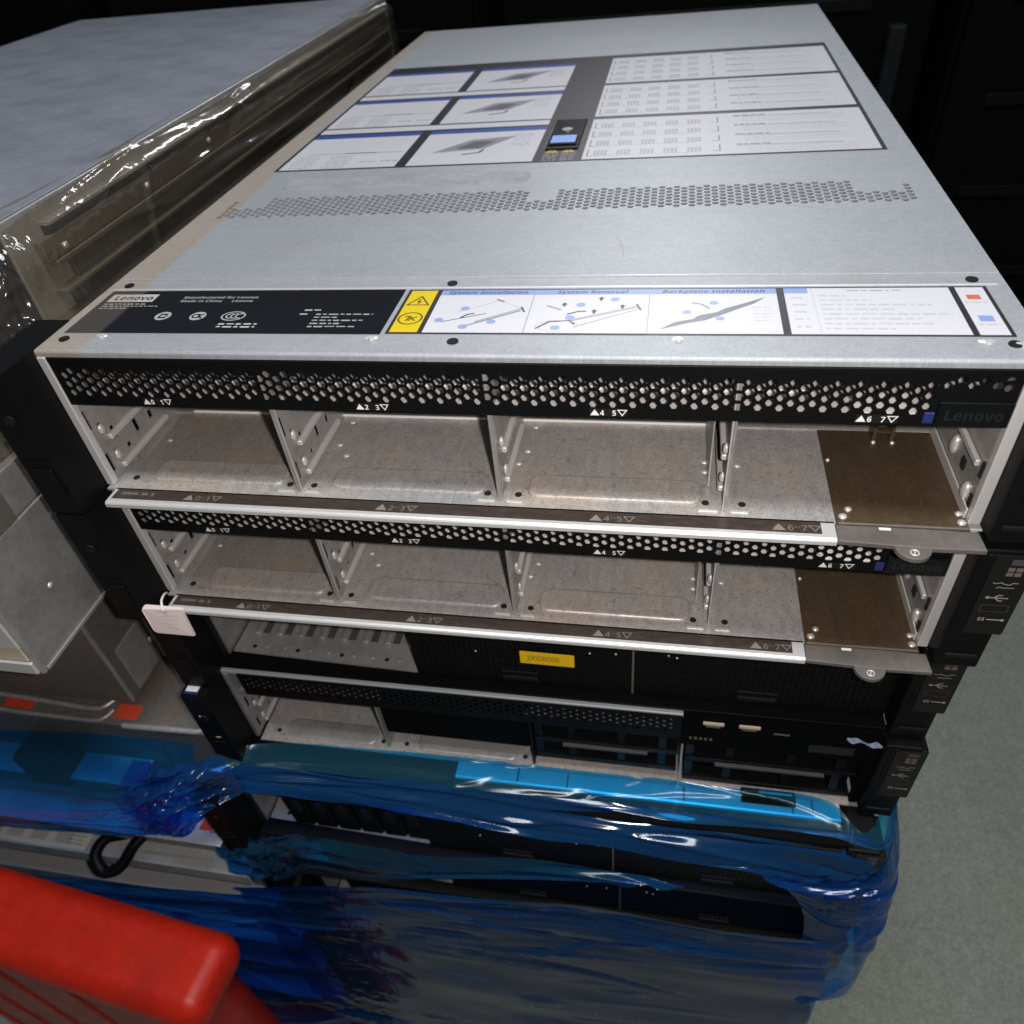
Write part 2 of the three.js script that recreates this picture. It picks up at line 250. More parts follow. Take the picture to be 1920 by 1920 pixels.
const lidMap = canvasTex(1024, 1728, (g, w, h) => {               // base colour of the lid: worn zinc, warm reflection painted along one side; 0.445 m by 0.75 m, front edge at the bottom
  g.fillStyle = '#c9cccd'; g.fillRect(0, 0, w, h);
  const id = g.getImageData(0, 0, w, h), d = id.data;
  for (let j = 0; j < h; j++) for (let i = 0; i < w; i++) {
    const x = i / w * 0.445, z = (h - j) / h * 0.75, k = (j * w + i) * 4;
    const n = fbm(x * 30, z * 30, 61, 4), f = fbm(x * 260, z * 260, 71, 2), hs = hash(i, j, 8), st = fbm(x * 8, z * 160, 81, 3);
    let t = 1 + 0.03 * (n - 0.5) + 0.05 * (f - 0.5) + 0.12 * (hs - 0.5) + 0.03 * (st - 0.5);
    const edgeX = 0.0245 + 0.006 * (fbm(z * 22, 3, 91, 3) - 0.5) - clamp(z - 0.08) * 0.02, reflTint = clamp((edgeX - x) / 0.0022) * (0.75 + 0.5 * fbm(x * 60, z * 40, 95, 3));
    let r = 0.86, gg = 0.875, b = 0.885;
    r *= 1 + 0.03 * reflTint; gg *= 1 - 0.05 * reflTint; b *= 1 - 0.13 * reflTint;
    d[k] = 255 * clamp(r * t); d[k + 1] = 255 * clamp(gg * t); d[k + 2] = 255 * clamp(b * t);
  }
  g.putImageData(id, 0, 0);
  g.lineCap = 'round';
  for (let i = 0; i < 46; i++) { const x = rnd() * w, y = rnd() * h, a = rnd() * 6.28, l = rr(8, 70); g.strokeStyle = rnd() < 0.6 ? 'rgba(240,240,238,0.22)' : 'rgba(120,118,112,0.20)'; g.lineWidth = rr(0.8, 2); g.beginPath(); g.moveTo(x, y); g.quadraticCurveTo(x + Math.cos(a) * l * 0.5 + rr(-6, 6), y + Math.sin(a) * l * 0.5, x + Math.cos(a) * l, y + Math.sin(a) * l); g.stroke(); }
  for (let i = 0; i < 26; i++) { const x = rnd() * w, y = rnd() * h, r = rr(14, 70), gr = g.createRadialGradient(x, y, 0, x, y, r); const c = rnd() < 0.5 ? '150,146,136' : '226,226,222'; gr.addColorStop(0, `rgba(${c},0.08)`); gr.addColorStop(1, `rgba(${c},0)`); g.fillStyle = gr; g.fillRect(x - r, y - r, 2 * r, 2 * r); }
});
M.lidPlain = std({ color: new THREE.Color(0.56, 0.57, 0.59), metalness: 0.35, roughness: 0.68, map: rep(grain, 8) });
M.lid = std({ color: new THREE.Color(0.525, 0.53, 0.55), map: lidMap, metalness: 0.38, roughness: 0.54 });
const bayTex = [['0', '1'], ['2', '3'], ['4', '5'], ['6', '7']].map(([a, b]) => canvasTex(256, 56, (g, w, h) => {
  g.fillStyle = '#050505'; g.fillRect(0, 0, w, h); g.fillStyle = g.strokeStyle = '#e6e4e0';
  g.beginPath(); g.moveTo(34, 4); g.lineTo(66, 50); g.lineTo(2, 50); g.fill(); g.font = 'bold 54px sans-serif'; g.fillText(a, 70, 50); g.fillText(b, 152, 50);
  g.lineWidth = 7; g.beginPath(); g.moveTo(192, 8); g.lineTo(250, 8); g.lineTo(221, 48); g.closePath(); g.stroke();
}));
const stripTex = canvasTex(2048, 48, (g, w, h) => {               // dark print strip on the lower lip, 0.364 m long
  g.fillStyle = '#3a312c'; g.fillRect(0, 0, w, h);
  for (let i = 0; i < 900; i++) { g.fillStyle = `rgba(${rnd() < 0.5 ? '120,100,88' : '14,12,12'},0.13)`; g.fillRect(rnd() * w, rnd() * h, rr(2, 40), rr(1, 6)); }
  g.fillStyle = '#6e655e'; g.font = 'bold 26px sans-serif'; textLine(g, 22, 14, 110, 18, '#6a605a');
  [['0', '1', 0.062], ['2', '3', 0.170], ['4', '5', 0.2785], ['6', '7', 0.3625]].forEach(([a, b, m]) => {
    const x = (m - 0.0095) / 0.364 * w - 60; g.fillStyle = g.strokeStyle = '#80776f';
    g.beginPath(); g.moveTo(x + 17, 12); g.lineTo(x + 35, 40); g.lineTo(x, 40); g.fill(); g.font = '30px sans-serif'; g.fillText(a, x + 38, 39); g.fillText('··', x + 55, 36); g.fillText(b, x + 72, 39); g.lineWidth = 3; g.beginPath(); g.moveTo(x + 92, 16); g.lineTo(x + 120, 16); g.lineTo(x + 106, 38); g.closePath(); g.stroke();
  });
});
const logoTex = canvasTex(512, 192, (g, w, h) => { g.fillStyle = '#07090a'; g.fillRect(0, 0, w, h); g.fillStyle = '#1b1d1e'; g.font = 'bold 124px sans-serif'; g.textAlign = 'center'; g.fillText('Lenovo', w / 2, 140); });
const portTex = canvasTex(160, 512, (g, w, h) => {
  g.fillStyle = '#080707'; g.fillRect(0, 0, w, h); g.fillStyle = g.strokeStyle = '#8f857c'; g.lineWidth = 5;
  squiggle(g, 30, 170, 100, 24, 9); squiggle(g, 50, 196, 70, 10, 7);
  g.lineWidth = 7; g.beginPath(); g.moveTo(34, 262); g.lineTo(118, 262); g.moveTo(60, 262); g.lineTo(76, 244); g.lineTo(92, 244); g.moveTo(66, 262); g.lineTo(82, 280); g.lineTo(98, 280); g.stroke(); g.beginPath(); g.arc(36, 262, 9, 0, 7); g.fill();
  g.strokeStyle = '#3a302a'; g.lineWidth = 5; g.strokeRect(26, 310, 110, 46); g.strokeStyle = '#a59a90'; g.fillStyle = '#a59a90';
  g.font = 'bold 30px sans-serif'; g.fillText('SS', 34, 420); g.lineWidth = 7; g.beginPath(); g.moveTo(72, 410); g.lineTo(140, 410); g.stroke(); g.beginPath(); g.arc(136, 410, 8, 0, 7); g.fill();
  g.fillStyle = '#6a5a55'; for (let a = 0; a < 2; a++) for (let b = 0; b < 2; b++) g.fillRect(64 + a * 32, 66 + b * 30, 26, 24);
  g.fillStyle = '#453f40'; g.fillRect(66, 16, 60, 36);
});

// ---------------------------------------------------------------- rack servers (local frame: left edge x = 0, bottom y = 0, front z = 0)
const SH = 0.0844, PITCH = 0.0864, W = 0.445, P5 = 0.00866;
function ears(t, leftZ, rightZ) {
  const le = obj('rack_ear', [profileX([[-0.030, -0.0006], [leftZ - 0.001, -0.0006], [leftZ, 0.0004], [leftZ, SH - 0.0006], [leftZ - 0.001, SH + 0.0006], [-0.030, SH + 0.0006]], -0.0185, 0.0004)], M.black, t);
  obj('latch_lever', [B(-0.0150, -0.0030, 0.012, 0.030, leftZ - 0.003, leftZ + 0.0010, 0.0008), B(-0.0150, -0.003, 0.034, 0.0350, leftZ - 0.002, leftZ + 0.0006)], M.black, le);
  obj('screw', [disc(-0.009, 0.060, leftZ + 0.0005, 0.0028, 0.001, 'z')], M.charcoal, le);
  const re = obj('rack_ear', [B(0.4416, 0.4622, 0.001, SH - 0.001, -0.030, rightZ, 0.0015), B(0.4440, 0.4657, 0.028, SH - 0.003, -0.026, rightZ + 0.0006, 0.0015)], M.black, t);
  obj('port_print', [flatFront(0.4475, 0.4645, 0.029, 0.081, rightZ + 0.0009)], std({ map: portTex, roughness: 0.5 }), re, true);
  obj('latch_lever', [B(0.4445, 0.459, 0.010, 0.0118, rightZ - 0.002, rightZ + 0.0012)], M.charcoal, re);
}
function shell(t, detailed, rightMat = M.steel, lidMat = M.lidSteel) {
  obj('side_wall', [B(0.0005, 0.0022, 0, SH - 0.0012, -0.75, -0.003)], M.steel, t);
  obj('side_wall', [B(0.4398, 0.4415, 0, SH - 0.0012, -0.75, -0.003)], rightMat, t);
  obj('rear_panel', [B(0.0022, 0.4398, 0, SH - 0.0012, -0.75, -0.748)], M.steel, t);
  if (detailed) return;
  obj('lid', [profileX([[-0.75, SH - 0.0012], [-0.75, SH], [-0.0005, SH], [0, SH - 0.0005], [0, SH - 0.0030], [-0.0012, SH - 0.0030], [-0.0012, SH - 0.0012]], 0, W)], lidMat, t);
}
function flanges(t) {
  obj('flange', [B(0.0004, 0.0050, 0.0012, SH - 0.0034, -0.0035, 0.0008, 0.0006)], M.edge, t);
  obj('flange', [B(0.4364, 0.4416, 0.0012, SH - 0.0034, -0.0035, 0.0008, 0.0006)], M.edge, t);
}
function bayWall(t, x, thick, mirror, mat = M.steel) {                // upright divider with slots, pressed rails and bumps
  const s = shapeOf([[0.0005, 0.0018], [0.125, 0.0018], [0.125, SH - 0.007], [0.0005, SH - 0.007]]);
  for (const [a, b, y0, y1] of [[0.0035, 0.0060, 0.034, 0.046], [0.0045, 0.0068, 0.006, 0.018], [0.0165, 0.0195, 0.020, 0.028], [0.028, 0.0305, 0.036, 0.0445], [0.0475, 0.051, 0.012, 0.017], [0.0095, 0.0120, 0.0275, 0.0345], [0.0335, 0.0370, 0.0125, 0.0205], [0.0225, 0.0255, 0.0095, 0.0125], [0.058, 0.061, 0.030, 0.040]]) s.holes.push(rectPath(a, b, y0, y1));
  const d = obj('divider', [wallX(s, x, thick)], mat, t);
  for (const [a, b, y0, y1] of [[0.0035, 0.0060, 0.034, 0.046], [0.0045, 0.0068, 0.006, 0.018], [0.0165, 0.0195, 0.020, 0.028], [0.028, 0.0305, 0.036, 0.0445], [0.0475, 0.051, 0.012, 0.017], [0.0095, 0.0120, 0.0275, 0.0345], [0.0335, 0.0370, 0.0125, 0.0205], [0.0225, 0.0255, 0.0095, 0.0125]]) obj('slot', B(mirror ? x + thick - 0.0006 : x + 0.0002, mirror ? x + thick - 0.0002 : x + 0.0006, y0 - 0.0001, y1 + 0.0001, -b - 0.0001, -a + 0.0001), M.blackMatte, d);  // black backings added as the shade inside the cutouts
  const sx = mirror ? x - 0.0012 : x + thick + 0.0012;
  obj('slide_rib', [B(sx - 0.0016, sx + 0.0016, 0.0225, 0.0262, -0.062, -0.012, 0.0012), B(sx - 0.0016, sx + 0.0016, 0.004, 0.0075, -0.06, -0.0115, 0.0012), dome(sx, 0.0315, -0.0098, 0.0014, 0.0030, 0.0022), dome(sx, 0.0130, -0.0120, 0.0014, 0.003, 0.0022), dome(sx, 0.040, -0.040, 0.0012, 0.0024, 0.003)], M.edge, d);
  return d;
}
function grille(t, x0, x1, y0, y1, rows, holeX, r, extra) {
  const s = shapeOf([[x0, y0], [x1, y0], [x1, y1], [x0, y1]]);
  const n = Math.floor((holeX[1] - holeX[0]) / (P5 / 2));
  for (let c = 0; c <= n; c++) {
    const x = holeX[0] + c * P5 / 2;
    for (let k = c % 2; k < rows + extra(x); k += 2) { const y = y0 + 0.0066 + k * 0.0025; if (y + r < y1 - 0.0006) s.holes.push(hexPath(x, y, r)); }
  }
  for (const [hx, hk] of r > 0.0019 ? [[0.4103, 5], [0.4146, 6], [0.4190, 5], [0.4276, 5], [0.4233, 6], [0.4319, 6], [0.4319, 4.6]] : []) s.holes.push(hexPath(hx, y0 + 0.0066 + hk * 0.0025, r));
  const g = new THREE.ExtrudeGeometry(s, { depth: 0.0006, bevelEnabled: false }); g.translate(0, 0, -0.0006);
  const lipG = [g, B(x0, x1, y0 - 0.0006, y0, -0.006, 0), B(x0, x1, y1, y1 + 0.0025, -0.004, 0.0004, 0.0004)];
  return obj('grille', lipG, M.black, t);
}
function makeOpenServer(detailed) {
  const t = new THREE.Group();
  shell(t, detailed); flanges(t);
  if (detailed) {                                                    // the lid seen from above
    const s1 = shapeOf([[0, 0.0765], [W, 0.0765], [W, 0.155], [0, 0.155]]), s3 = shapeOf([[0, 0.212], [W, 0.212], [W, 0.75], [0, 0.75]]);
    const s2 = shapeOf([[0, 0.155], [W, 0.155], [W, 0.212], [0, 0.212]]);
    for (let c = 0; c < 96; c++) {
      const x = 0.0165 + c * P5 / 2; if (x > 0.4295) continue;
      for (let k = c % 2; k < 13; k += 2) {
        const z = 0.1675 + k * 0.0025; let top = 13;
        if (x < 0.042) top = x < 0.0195 ? 11 : 6; else if (x > 0.400) top = x > 0.4255 ? 11 : 6; else if (x > 0.2125 && x < 0.2300) top = 6;
        if (k < top) s2.holes.push(hexPath(x, z, 0.00212));
      }
    }
    const T = 0.0010, y = SH - T;
    const front = profileX([[-0.0758, y], [-0.0758, SH], [-0.0014, SH], [-0.0008, SH - 0.0002], [-0.0002, SH - 0.0008], [0, SH - 0.0014], [0, SH - 0.0034], [-0.0012, SH - 0.0034], [-0.0012, y]], 0, W);
    const geos = [front, slab(s1, y, T), slab(s2, y, T), slab(s3, y, T), B(0, 0.001, SH - 0.012, y, -0.75, -0.004), B(W - 0.001, W, SH - 0.012, y, -0.75, -0.004),
      B(0.0005, W - 0.0005, y + 0.0003, SH + 0.0005, -0.0768, -0.0758, 0.0003)].map((g) => clean(g));
    const g = mergeGeometries(geos), p = g.attributes.position, uv = new Float32Array(p.count * 2);
    for (let i = 0; i < p.count; i++) { uv[2 * i] = p.getX(i) / W; uv[2 * i + 1] = -p.getZ(i) / 0.75 + (p.getY(i) < SH - 0.0012 ? 0.002 : 0); }
    g.setAttribute('uv', new THREE.BufferAttribute(uv, 2));
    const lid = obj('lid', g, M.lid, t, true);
    obj('fold_line', [B(0.004, W - 0.004, SH - 0.0002, SH + 0.0005, -0.0652, -0.0641, 0.0003)], M.edge, lid); obj('fold_line', [B(0.004, W - 0.004, SH - 0.0002, SH + 0.0005, -0.0771, -0.0761, 0.0003)], M.edge, lid);
    const rib = (x0, x1, z0, z1) => slab(roundRect(x0, x1, -z1, -z0, 0.006), SH - 0.0002, 0.0009, 0.0006, 0.0012);
    obj('pressed_rib', [rib(0.040, 0.2075, -0.2335, -0.214)], M.lidPlain, lid);
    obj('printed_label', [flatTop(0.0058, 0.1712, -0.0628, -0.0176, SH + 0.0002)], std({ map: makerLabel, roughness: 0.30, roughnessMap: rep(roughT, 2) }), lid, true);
    obj('printed_label', [flatTop(0.1735, 0.4357, -0.0624, -0.0182, SH + 0.0002)], std({ map: guideLabel, roughness: 0.45, color: new THREE.Color(0.72, 0.72, 0.74) }), lid, true);
    obj('printed_label', [flatTop(0.0179, 0.4292, -0.5590, -0.2520, SH + 0.0002)], std({ map: sheetLabel, roughness: 0.45, color: new THREE.Color(0.72, 0.72, 0.74) }), lid, true);
    const lever = obj('lid_lever', [B(0.2115, 0.2345, SH, SH + 0.0016, -0.345, -0.276, 0.0006), B(0.2135, 0.2325, SH + 0.0012, SH + 0.0030, -0.300, -0.2815, 0.0006)], M.blackGloss, lid);
    obj('touch_pad', [B(0.2142, 0.2318, SH + 0.0028, SH + 0.0036, -0.2985, -0.2830, 0.0004)], M.latchBlue, lid);
    obj('lock_screw', [disc(0.2225, SH + 0.0018, -0.3165, 0.004, 0.0018)], M.shadeSteel, lid);
    for (const [x, z] of [[0.0113, -0.0693], [0.1936, -0.0693], [0.4319, -0.0693], [0.0102, -0.0112], [0.2073, -0.0114], [0.4335, -0.0122]]) { obj('screw', [disc(x, SH + 0.0002, z, 0.0026, 0.0008)], M.charcoal, lid); }
    for (const [x, z] of [[0.0285, -0.0150], [0.168, -0.0146], [0.3047, -0.0152], [0.4239, -0.0147], [0.4358, -0.0125]]) obj('rivet', [dome(x, SH, z, 0.0036, 0.0008, 0.0016), disc(x + 0.0006, SH + 0.0005, z + 0.0012, 0.0014, 0.0010)], M.edge, lid);
    obj('inner_tray', [B(0.003, 0.4395, 0.047, 0.0475, -0.70, -0.13)], M.caddyGrey, t);
    obj('inner_cable', [B(0.10, 0.13, 0.0475, 0.056, -0.22, -0.15, 0.003), B(0.30, 0.345, 0.0475, 0.060, -0.215, -0.15, 0.003), B(0.38, 0.40, 0.0475, 0.06, -0.22, -0.15, 0.003)], M.dullSteel, t);
  }
  const gr = grille(t, 0.0052, 0.4362, SH - 0.0303, SH - 0.0062, 6, [0.0105, 0.4050], 0.00208, (x) => (x < 0.028 || x > 0.31) ? 1 : 0);
  bayTex.forEach((tx, i) => obj('bay_number', [flatFront([0.0475, 0.1590, 0.2685, 0.3785][i], [0.0635, 0.1755, 0.2850, 0.3950][i], SH - 0.0297, SH - 0.0258, 0.00015)], std({ map: tx, roughness: 0.6 }), gr, true));
  const badge = obj('badge', [B(0.4085, 0.4360, SH - 0.0300, SH - 0.0186, -0.001, 0.0012, 0.0005)], M.blackGloss, gr);
  obj('badge_print', [flatFront(0.4090, 0.4355, SH - 0.0296, SH - 0.0190, 0.0014)], std({ map: logoTex, roughness: 0.25 }), badge, true);
  obj('touch_mark', [B(0.4042, 0.4082, SH - 0.0292, SH - 0.0240, -0.0005, 0.0006, 0.0004)], M.blue, gr);
  // metal behind the grille and the roof of the bays
  obj('bay_roof', [B(0.0045, 0.4365, SH - 0.0325, SH - 0.0313, -0.13, -0.0030)], M.roofSteel, t);
  obj('roof_step', [B(0.0045, 0.365, SH - 0.0313, SH - 0.0296, -0.0245, -0.0235, 0.0004)], M.white, t);  // white colour stands in for light reflected off this metal step
  obj('bay_roof_tab', [B(0.380, 0.404, SH - 0.0313, SH - 0.0290, -0.022, -0.006, 0.0006)], M.white, t);
  obj('fan_wall', [B(0.0025, 0.4395, 0.001, SH - 0.002, -0.132, -0.130)], M.blackMatte, t);
  // floor of the bays
  const fl = obj('bay_floor', [B(0.0022, 0.3805, 0, 0.0012, -0.0690, 0.0040), B(0.0022, 0.4398, 0, 0.0020, -0.130, -0.0690), ], M.floorSteel, t);
  obj('fold_line', [B(0.0170, 0.327, 0.0014, 0.0034, -0.0702, -0.0690, 0.0005)], M.white, t);
  for (const [a, b] of [[0.0260, 0.1015], [0.1315, 0.2120], [0.2370, 0.3190]]) obj('pressed_panel', [slab(roundRect(a, b, 0.0060, 0.0205, 0.004), 0.0011, 0.0016, 0.0014, 0.0018)], M.floorSteel, fl);
  obj('brown_sheet', [slab(roundRect(0.0100, 0.1100, 0.0115, 0.0685, 0.002), 0.0011, 0.0003)], M.brownSteel, fl);  // brown tint; its front edge is painted where the overhead light begins
  const holes = [], tabs = [];
  for (const x of [0.0145, 0.1068, 0.1205, 0.2150, 0.2308, 0.3224, 0.3395]) holes.push(disc(x, 0.0013, -0.0062, 0.0018, 0.0004));
  for (const x of [0.1145, 0.2228, 0.3310]) tabs.push(B(x - 0.012, x - 0.003, 0.0011, 0.0019, -0.0012, 0.0006, 0.0003), B(x + 0.003, x + 0.011, 0.0011, 0.0019, -0.0012, 0.0006, 0.0003));
  holes.forEach((h) => obj('floor_hole', h, M.dark, fl)); tabs.forEach((h) => obj('weld_tab', h, M.edge, fl));
  const bumps = []; for (const [x, z] of [[0.1224, -0.0642], [0.1222, -0.0423], [0.1294, -0.0328], [0.2310, -0.0645], [0.2300, -0.0423], [0.2268, -0.0314], [0.3225, -0.038], [0.3225, -0.030], [0.3385, -0.036], [0.016, -0.041]]) bumps.push(dome(x, 0.0012, z, 0.0018, 0.0009, 0.0014));
  bumps.forEach((h) => obj('pressed_dimple', h, M.edge, fl));
  for (const x of [0.1136, 0.2219]) bayWall(t, x, 0.0014, false);
  bayWall(t, 0.3306, 0.0014, true);
  obj('divider', [B(0.3235, 0.3243, 0.0018, SH - 0.033, -0.125, -0.018)], M.steel, t);
  for (const x of [0.1129, 0.2212, 0.3300]) obj('divider_edge', [B(x, x + 0.0022, 0.0012, SH - 0.0065, -0.003, -0.0016, 0.0004)], M.edge, t);
  bayWall(t, 0.0024, 0.0014, false, M.steel);
  // bay with the removed panel at the right
  const tray = obj('panel_tray', [B(0.3806, 0.4366, 0.0002, 0.0017, -0.0686, 0.0052)], M.bronze, t);
  obj('tray_edge', [B(0.3812, 0.4362, 0.0014, 0.0026, 0.0040, 0.0052, 0.0004)], M.bezelGrey, tray);
  obj('tray_clip', [B(0.4060, 0.4075, 0.0017, 0.010, -0.0690, -0.0600), B(0.4145, 0.4160, 0.0017, 0.010, -0.0690, -0.0600), B(0.4075, 0.4145, 0.0062, 0.0072, -0.0650, -0.0610)], M.bronze, tray);
  for (const [x, z, r] of [[0.3869, -0.0054, 0.0017], [0.3839, -0.0002, 0.0020], [0.4340, -0.0056, 0.0016], [0.4340, 0.0004, 0.0020], [0.3825, -0.0423, 0.0011], [0.4065, -0.0585, 0.0012], [0.4155, -0.0585, 0.0012]]) obj('screw', [dome(x, 0.0020, z, r, 0.0011, r)], M.bright, tray);
  const rl = obj('side_rail', [B(0.4352, 0.4362, 0.0017, 0.0075, -0.0686, -0.003, 0.0003), B(0.4340, 0.4363, 0.0270, 0.0305, -0.0686, -0.0085, 0.0008)], M.edge, t);
  obj('inner_wall', [B(0.4366, 0.4374, 0.0018, SH - 0.033, -0.125, -0.004)], M.steel, t);
  obj('pressed_bump', [dome(0.4362, 0.0170, -0.0385, 0.0022, 0.0052, 0.0030), dome(0.4362, 0.0105, -0.0125, 0.0022, 0.0048, 0.0030), dome(0.4362, 0.036, -0.050, 0.0018, 0.003, 0.003)], M.bright, rl);
  obj('rail_slot', [B(0.4358, 0.4366, 0.024, 0.032, -0.0062, -0.0040), B(0.4358, 0.4366, 0.006, 0.014, -0.0066, -0.0040), B(0.4358, 0.4366, 0.0145, 0.0200, -0.026, -0.0215)], M.dark, rl);
  // lower lip
  const lip = obj('front_lip', [profileX([[0.0030, 0.0000], [0.0030, 0.0012], [0.0138, 0.0012], [0.0150, 0.0007], [0.0155, 0.0000], [0.0155, -0.0020], [0.0146, -0.0024], [0.0143, 0.0]], 0.0076, 0.3798)], M.edge, t);
  obj('label_strip', [flatTop(0.0098, 0.3737, 0.0042, 0.0118, 0.0014)], std({ map: stripTex, roughness: 0.42 }), lip, true);
  const tl = shapeOf([[0.3806, -0.0042], [0.4396, -0.0058], [0.4402, -0.0165], [0.4180, -0.0168], [0.3806, -0.0150]].map(([a, b]) => [a, b]));
  const half = new THREE.Shape(); half.absarc(0.4110, -0.0165, 0.0072, 0, Math.PI * 2);
  const bz = obj('panel_lip', [slab(tl, -0.0010, 0.0022, 0.0005), slab(half, -0.0014, 0.0022, 0.0005)], M.bezelGrey, t);
  obj('thumb_mark', [new THREE.TorusGeometry(0.0017, 0.0004, 6, 20).rotateX(Math.PI / 2).translate(0.4108, 0.0011, 0.0205), B(0.4105, 0.4111, 0.0008, 0.0012, 0.0195, 0.0212)], M.edge, bz); obj('release_tab', [B(0.3985, 0.4035, 0.0012, 0.0016, 0.0056, 0.0072, 0.0002)], M.white, bz);
  ears(t, 0.0240, 0.0120);
  return t;
}
function fillerPanel(t, x0, x1, y0, y1, z, ribs, name = 'drive_filler', mat = M.black) {
  const g = [B(x0, x1, y0, y1, z - 0.012, z, 0.0008)], n = Math.floor((x1 - x0 - 0.012) / 0.0036);
  if (ribs) for (let i = 0; i < n; i++) { const x = x0 + 0.006 + i * 0.0036; for (let k = 0; k < 8; k++) { const yy = y0 + 0.006 + k * (y1 - y0 - 0.012) / 8; g.push(B(x, x + 0.0019, yy, yy + (y1 - y0 - 0.012) / 8 - 0.0014, z - 0.001, z + 0.0008)); } }
  return obj(name, g, mat, t);
}
function makeDriveServer(filled) {
  const t = new THREE.Group();
  shell(t, false, M.charcoal, filled ? M.blackMatte : M.lidSteel);
  obj('flange', [B(0.0004, 0.0024, 0.0012, SH - 0.0034, -0.0035, 0.0004, 0.0004)], M.charcoal, t);
  obj('base_plate', [B(0.0022, 0.4398, 0, 0.0008, -0.748, -0.004)], M.blackMatte, t);
  const f = obj('bay_floor', [slab(shapeOf([[0.0055, 0.0052], [0.1440, 0.0012], [0.1452, 0.0025], [0.1452, 0.11], [0.0055, 0.11]]), 0.0022, 0.0012)], M.steel, t);
  const gr = [], hd = [], rg = [];
  for (let i = 0; i < 8; i++) { const x = 0.0155 + i * 0.0166; gr.push(B(x, x + 0.0045, 0.0030, 0.0062, -0.105, -0.0205, 0.0012)); }
  for (let i = 0; i < 4; i++) hd.push(disc(0.0200 + i * 0.0335, 0.0034, -0.0105 + i * 0.0006, 0.0016, 0.0005));
  for (let i = 0; i < 8; i++) rg.push(dome(0.0285 + Math.floor(i / 2) * 0.0335 + (i % 2) * 0.014, 0.0034, -0.0120 + i * 0.0004, 0.0019, 0.0005, 0.0019));
  gr.forEach((h, i) => { obj('guide_fin', h, M.steel, f); obj('guide_slot', B(0.0206 + i * 0.0166, 0.0262 + i * 0.0166, 0.0030, 0.0035, -0.105, -0.0230), M.caddyGrey, f); }); hd.forEach((h) => obj('floor_hole', h, M.dark, f)); rg.forEach((h) => obj('pressed_dimple', h, M.steel, f));
  obj('bay_wall', [B(0.0024, 0.0036, 0.0018, SH - 0.004, -0.11, -0.0035)], M.shadeSteel, t);
  obj('wall_bump', [dome(0.0038, 0.048, -0.030, 0.0012, 0.004, 0.004)], M.bright, t);
  obj('backplane', [B(0.004, 0.146, 0.0034, SH - 0.004, -0.112, -0.110)], M.blackMatte, t);
  for (const [a, b] of [[0.1460, 0.2885], [0.2905, 0.4395]]) {
    const p = fillerPanel(t, a, b, 0.0035, SH - 0.006, 0.001, true);
    const m = (a + b) / 2; obj('finger_grip', [B(m - 0.012, m + 0.012, 0.010, 0.0135, 0.000, 0.0032, 0.0008), B(m - 0.012, m + 0.012, 0.0165, 0.0180, 0.000, 0.0022, 0.0005)], M.charcoal, p);
  }
  if (filled) for (let i = 0; i < 6; i++) { const x = 0.0290 + i * 0.0195, b = obj('drive_blank', [B(x, x + 0.0183, 0.0040, SH - 0.006, -0.012, -0.0030, 0.002)], M.black, t); obj('blank_grip', [dome(x + 0.009, 0.034, -0.0030, 0.0060, 0.010, 0.0016)], M.charcoal, b); }
  obj('base_strip', [B(0.0005, 0.4415, 0, 0.0016, -0.0035, 0.0078, 0.0005)], M.black, t);
  obj('seam_strip', [B(0.2888, 0.2902, 0.0035, SH - 0.006, -0.008, 0.0006)], M.dullSteel, t);
  const gl = []; for (const [x, y] of [[0.2630, 0.0430], [0.2790, 0.0445], [0.3105, 0.0470], [0.3155, 0.0455], [0.1900, 0.036]]) gl.push(dome(x, y, 0.0020, 0.0007, 0.0007, 0.0006));
  obj('added_glint', gl, M.bright, t);  // bright domes added to make the small glints on the black front
  ears(t, 0.0250, filled ? 0.0020 : 0.0120);
  return t;
}
